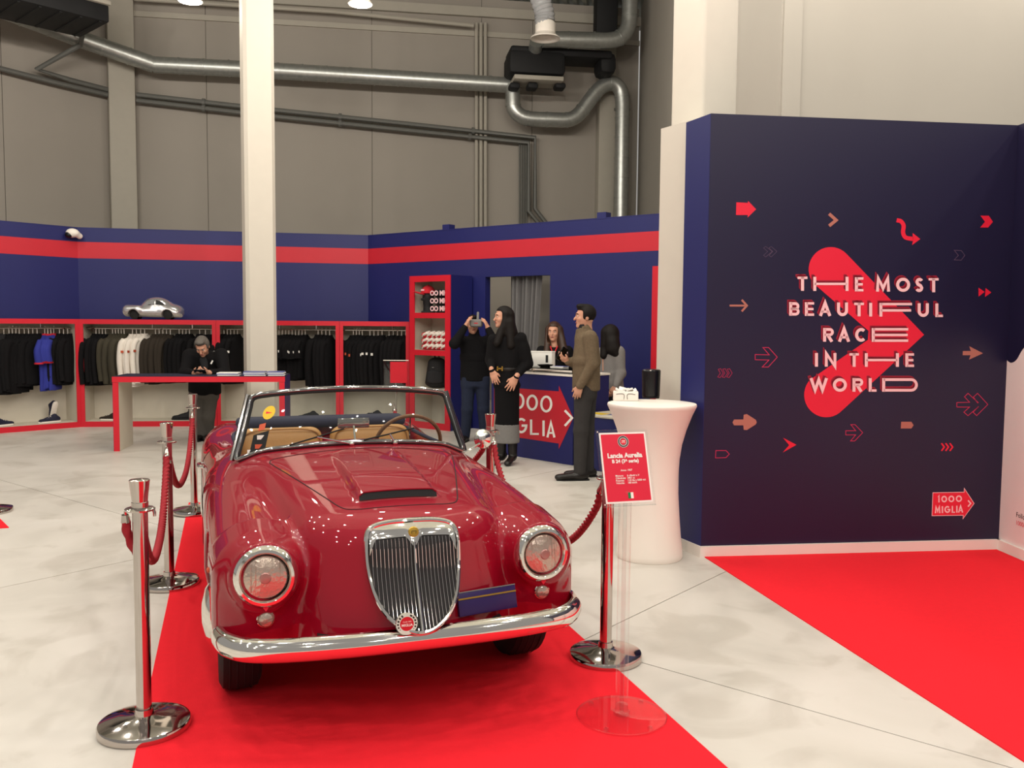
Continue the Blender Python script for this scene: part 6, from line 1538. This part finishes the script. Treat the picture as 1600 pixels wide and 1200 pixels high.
def f(c):
    c.econe(j(792, 664), j(792, 600), BS, (0.14, 0.115), (0.144, 0.116), k=0.03, rnd=0.02); c.econe(j(792, 602), j(792, 577), BS, (0.144, 0.116), (0.132, 0.105), k=0.012); c.econe(j(792, 577), j(793, 530), BS, (0.134, 0.105), (0.165, 0.1), k=0.012, rnd=0.06)
    for a, b_, w in ((shA, elA, wrA), (shB, elB, wrB)): c.cap(a, b_, 0.066, 0.06, k=0.04); c.cap(b_, w, 0.058, 0.033, k=0.015)
    c.cap(shB + np.array([0.02, 0.0, -0.12]), elB, 0.075, 0.07, k=0.04)
    c.cap(j(791, 524), j(789, 518), 0.062, 0.056, k=0.04)
p.cloth('dress', 'black_wool', f)
p.cloth('dress_hem', 'grey_fabric', lambda c: (c.econe(j(792, 691), j(792, 662), BS, (0.146, 0.12), (0.142, 0.117), rnd=0.012), c.cap(j(791.5, 700, -0.2), j(791.5, 655, -0.2), 0.012, op='s', k=0.01)))
for h_, k_, a in zip(hips, knees, ank): p.cloth('boot_shaft', 'black_leather', lambda c: c.cap(np.array([k_[0], k_[1], 0.38]), a + np.array([0, 0, 0.0]), 0.062, 0.05))
p.shoe(ank[0], (-0.5, -0.85), 'black_leather', 0.25, 0.2, 0.043, 0.045); p.shoe(ank[1], (-0.35, -0.94), 'black_leather', 0.25, 0.2, 0.043, 0.045)
bc2 = j(781, 576, -0.128)
p.cloth('belt', 'black_leather', lambda c: c.econe(j(792, 579), j(792, 574), BS, (0.141, 0.113), (0.138, 0.111), rnd=0.01))
b = MB()
for dx in (-0.026, 0.026): b.box(bc2 + np.array([dx, 0, 0]), (0.014, 0.012, 0.05))
b.box(bc2, (0.05, 0.012, 0.014)); b.obj('buckle', 'gold', p.t)
wd_ = nrmz(wrB - elB); MB().tube([wrB - wd_ * 0.035, wrB - wd_ * 0.005], 0.036, 14).obj('watch', 'steel', p.t)
# --- man with the virtual reality viewer
j = J(11.85); p = Person('man in black jacket and dark jeans holding a grey viewer before his eyes', j(742, 688))
hips = [j(732, 592), j(753, 592)]; knees = [j(730, 640, -0.03), j(755, 640, -0.02)]; ank = [j(727, 682), j(757, 682)]
for a in ank: a[2] = 0.1
shA, shB = j(719, 531), j(765, 531); elA, wrA = j(710, 537, -0.3), j(728, 509, -0.26); elB, wrB = j(775, 540, -0.28), j(762, 512, -0.26)
p.head(j(739, 507, -0.02), (0.12, -1, -0.05), (0, -0.1, 1), 1.0, 'hair_black', eyes=False); p.neck(j(741, 527)); p.trunk(j(742, 588), j(742, 535), X_); p.arm(shA, elA, wrA); p.arm(shB, elB, wrB); p.legs(hips, knees, ank)
p.hand(wrA, (0.35, -0.15, 0.9), (0.8, 0.3, -0.3), (0.2, -0.3, -0.9) if False else (0.3, 0.9, 0), 0.5, 0.95); p.hand(wrB, (-0.35, -0.15, 0.9), (-0.8, 0.3, -0.3), (-0.3, 0.9, 0), 0.5, 0.95)
p.body()
def f(c):
    c.econe(j(742, 594), j(742, 555), X_, (0.20, 0.13), (0.19, 0.125), k=0.04, rnd=0.03); c.econe(j(742, 560), j(742, 532), X_, (0.19, 0.125), (0.2, 0.11), k=0.012, rnd=0.06)
    for a, b_, w in ((shA, elA, wrA), (shB, elB, wrB)): c.cap(a, b_, 0.075, 0.066, k=0.05); c.cap(b_, w - nrmz(w - b_) * 0.03, 0.066, 0.045, k=0.03)
    c.cap(j(741, 524), j(741, 518), 0.075, 0.066, k=0.03)
p.cloth('jacket', 'black_wool', f)
def f(c):
    c.econe(j(742, 602), j(742, 588), X_, (0.175, 0.12), (0.175, 0.12), k=0.04)
    for h_, k_, a in zip(hips, knees, ank): c.cap(h_, k_, 0.1, 0.076, k=0.03); c.cap(k_, a + np.array([0, 0, -0.03]), 0.076, 0.062, k=0.03)
p.cloth('jeans', 'denim', f)
for a, d in zip(ank, ((-0.2, -1), (0.25, -1))): p.shoe(a, d, 'black_leather', 0.29, 0.11)
c = j(744, 505, -0.185)
t = wroot('viewer', tuple(c), 'grey virtual reality viewer held before the face of the man in jeans', 'viewer')
s_ = SDF(); s_.box(c, (0.088, 0.05, 0.052), rnd=0.035); s_.obj('shell', 'grey_fabric', t, 0.007)
s_ = SDF(); s_.box(c + np.array([0, -0.045, 0.0]), (0.075, 0.012, 0.042), rnd=0.01); s_.obj('front_plate', 'light_grey_knit', t, 0.006)
MB().box(c + np.array([0.0, -0.058, 0.0]), (0.05, 0.002, 0.012)).obj('front_mark', 'red_cloth', t)
MB().tube(spline([c + np.array([0.02, 0.02, 0.045]), c + np.array([0.02, 0.09, 0.13]), c + np.array([0.015, 0.16, 0.135])], 4), 0.017, 8).obj('strap', 'grey_fabric', t)
# --- woman behind the counter
j = J(11.35); p = Person('woman with long brown hair and red lanyard standing behind the counter', j(866, 700))
hips = [j(858, 605), j(873, 605)]; knees = [j(858, 650), j(873, 650)]; ank = [j(858, 690), j(873, 690)]
for a in ank: a[2] = 0.1
shA, shB = j(846, 548), j(888, 548); elA, wrA = j(840, 574, -0.02), j(846, 590, -0.12); elB, wrB = j(895, 574, -0.02), j(884, 590, -0.12)
p.locks = [(j(866, 512, 0.06), j(867, 545, 0.07), 0.08, 0.09), (j(857, 515, 0.0), j(854, 555, -0.08), 0.035, 0.045), (j(875, 515, 0.0), j(882, 556, -0.08), 0.04, 0.06)]
p.head(j(865, 519), (-0.25, -1, -0.05), (0, 0, 1), 0.98, 'hair_brown', 'long', True, skin='skin'); p.neck(j(866, 541), 0.046); p.trunk(j(866, 605), j(866, 551), X_, 0.115, 0.12, 0.078); p.arm(shA, elA, wrA, (0.042, 0.035, 0.024)); p.arm(shB, elB, wrB, (0.042, 0.035, 0.024)); p.legs(hips, knees, ank, (0.07, 0.045, 0.034))
p.hand(wrA, (0.4, -0.5, -0.4), (0, 0.3, -1), (1, 0, 0), 0.4, 0.9); p.hand(wrB, (-0.4, -0.5, -0.4), (0, 0.3, -1), (-1, 0, 0), 0.4, 0.9)
p.body()
def f(c):
    c.econe(j(866, 605), j(866, 575), X_, (0.16, 0.115), (0.15, 0.11), k=0.04, rnd=0.03); c.econe(j(866, 580), j(866, 549), X_, (0.15, 0.11), (0.165, 0.1), k=0.012, rnd=0.06)
    for a, b_, w in ((shA, elA, wrA), (shB, elB, wrB)): c.cap(a, b_, 0.064, 0.056, k=0.05); c.cap(b_, w, 0.054, 0.034, k=0.03)
p.cloth('jacket', 'black_wool', f)
p.cloth('trousers', 'black_wool', lambda c: [c.econe(j(866, 612), j(866, 602), X_, (0.16, 0.115), (0.16, 0.115))] + [(c.cap(h_, k_, 0.09, 0.065), c.cap(k_, a, 0.065, 0.055)) for h_, k_, a in zip(hips, knees, ank)])
for a in ank: p.shoe(a, (-0.1, -1), 'black_leather', 0.25, 0.1, 0.043)
MB().tube(spline([j(860, 541, -0.07), j(863, 551, -0.125), j(865, 565, -0.135), j(867, 551, -0.125), j(871, 541, -0.07)], 4), 0.008, 6).obj('lanyard', 'red_cloth', p.t)
MB().box(j(885, 551, -0.115), (0.03, 0.008, 0.03)).obj('badge', 'print_pink', p.t)
# --- woman seen from behind in grey
j = J(10.75); p = Person('woman with dark wavy hair in grey knit turned away beside the cardigan man', j(955, 720))
hips = [j(948, 610), j(964, 612)]; knees = [j(948, 660), j(964, 660)]; ank = [j(948, 705), j(964, 705)]
for a in ank: a[2] = 0.1
shA, shB = j(940, 551, 0.08), j(967, 548, -0.1); elA, wrA = j(934, 582, 0.05), j(938, 600, 0.0); elB, wrB = j(970, 583, -0.12), j(962, 604, -0.2)
p.locks = [(j(954, 518, -0.03), j(958, 545, -0.09), 0.085, 0.08), (j(958, 535, -0.09), j(964, 553, -0.12), 0.07, 0.05), (j(945, 520, 0.0), j(944, 555, -0.04), 0.05, 0.05)]
p.head(j(951, 525), (-0.75, 0.65, -0.05), (0, 0, 1), 0.98, 'hair_black', 'long', True); p.neck(j(953, 546), 0.046); p.trunk(j(955, 612), j(954, 556), X_, 0.11, 0.115, 0.075); p.arm(shA, elA, wrA, (0.042, 0.035, 0.024)); p.arm(shB, elB, wrB, (0.042, 0.035, 0.024)); p.legs(hips, knees, ank, (0.07, 0.045, 0.034))
p.hand(wrA, (-0.2, -0.3, -1), (0.5, 0.5, 0), (-1, 0, 0), 0.4, 0.9); p.hand(wrB, (-0.6, -0.3, -0.7), (0, 0.3, -1), (-1, 0.3, 0), 0.4, 0.9)
p.body()
Sg = nrmz((0.75, -0.5, 0))
def f(c):
    c.econe(j(957, 612), j(956, 582), Sg, (0.15, 0.12), (0.135, 0.105), k=0.04, rnd=0.03); c.econe(j(956, 585), j(955, 551), Sg, (0.135, 0.105), (0.16, 0.1), k=0.012, rnd=0.06); c.cap(j(954, 549), j(953, 542), 0.066, 0.056, k=0.04)
    for a, b_, w in ((shA, elA, wrA), (shB, elB, wrB)): c.cap(a, b_, 0.062, 0.054, k=0.05); c.cap(b_, w, 0.054, 0.034, k=0.03)
p.cloth('jumper', 'light_grey_knit', f)
p.cloth('trousers', 'charcoal', lambda c: [c.econe(j(957, 622), j(957, 608), X_, (0.16, 0.12), (0.15, 0.115))] + [(c.cap(h_, k_, 0.09, 0.065), c.cap(k_, a, 0.065, 0.055)) for h_, k_, a in zip(hips, knees, ank)])
for a in ank: p.shoe(a, (-0.75, 0.65), 'black_leather', 0.25, 0.1, 0.043)
# --- man leaning over the table with his phone
j = J(11.62); p = Person('grey haired man in dark jacket leaning on the table over his phone', j(320, 688))
hips = [j(308, 608, 0.12), j(330, 608, 0.12)]; knees = [j(311, 650, 0.08), j(326, 650, 0.06)]; ank = [j(315, 682, 0.12), j(326, 678, 0.2)]
for a in ank: a[2] = 0.1
shA, shB = j(296, 556, -0.05), j(346, 554, -0.05); elA, wrA = j(289, 583, -0.22), j(304, 583, -0.44); elB, wrB = j(351, 584, -0.2), j(326, 582, -0.44)
p.head(j(316, 541, -0.22), (0.05, -0.8, -0.62), (0, -0.62, 0.8), 1.04, 'hair_grey'); p.neck(j(320, 556, -0.06)); p.trunk(j(320, 606, 0.12), j(320, 560, -0.04), X_); p.arm(shA, elA, wrA); p.arm(shB, elB, wrB); p.legs(hips, knees, ank)
p.hand(wrA, (0.7, -0.5, 0.15), (0.35, 0.3, 0.6), (0.1, -0.3, 0.9), 0.8, 0.95); p.hand(wrB, (-0.7, -0.5, 0.15), (-0.35, 0.3, 0.6), (-0.1, -0.3, 0.9), 0.8, 0.95)
p.body()
def f(c):
    c.econe(j(320, 612, 0.12), j(320, 585, 0.06), X_, (0.215, 0.14), (0.21, 0.135), k=0.05, rnd=0.03); c.econe(j(320, 590, 0.07), j(321, 556, -0.05), X_, (0.21, 0.135), (0.21, 0.12), k=0.012, rnd=0.07)
    for a, b_, w in ((shA, elA, wrA), (shB, elB, wrB)): c.cap(a, b_, 0.085, 0.072, k=0.06); c.cap(b_, w - nrmz(w - b_) * 0.04, 0.072, 0.045, k=0.03)
p.cloth('jacket', 'black_wool', f)
p.cloth('scarf', 'charcoal', lambda c: (c.cap(j(318, 562, -0.14), j(320, 574, -0.14), 0.05, 0.045), c.cap(j(310, 561, -0.1), j(330, 561, -0.1), 0.045, 0.045)))
MB().box(j(331, 566, -0.21), (0.018, 0.01, 0.05), R=Matrix.Rotation(0.5, 3, 'Y')).obj('pocket_square', 'white_paper', p.t)
def f(c):
    c.econe(j(320, 620, 0.12), j(320, 604, 0.12), X_, (0.18, 0.13), (0.18, 0.13), k=0.04)
    for h_, k_, a in zip(hips, knees, ank): c.cap(h_, k_, 0.105, 0.08, k=0.03); c.cap(k_, a + np.array([0, 0, -0.03]), 0.08, 0.066, k=0.03)
p.cloth('trousers', 'grey_trouser', f)
for a, d in zip(ank, ((-0.1, -1), (0.15, -1))): p.shoe(a, d, 'black_leather', 0.29, 0.11)
c = (wrA + wrB) / 2 + np.array([0, -0.06, 0.02])
t = empty('phone', tuple(c), 'black phone held by the grey haired man at the table', 'phone'); t.rotation_euler = (-0.7, 0, 0)
MB().box((0, 0, 0), (0.15, 0.075, 0.011)).obj('case', 'black_plastic', t, bevel=0.004); MB().box((0, 0, 0.006), (0.135, 0.066, 0.001)).obj('screen', 'smoke_glass', t)
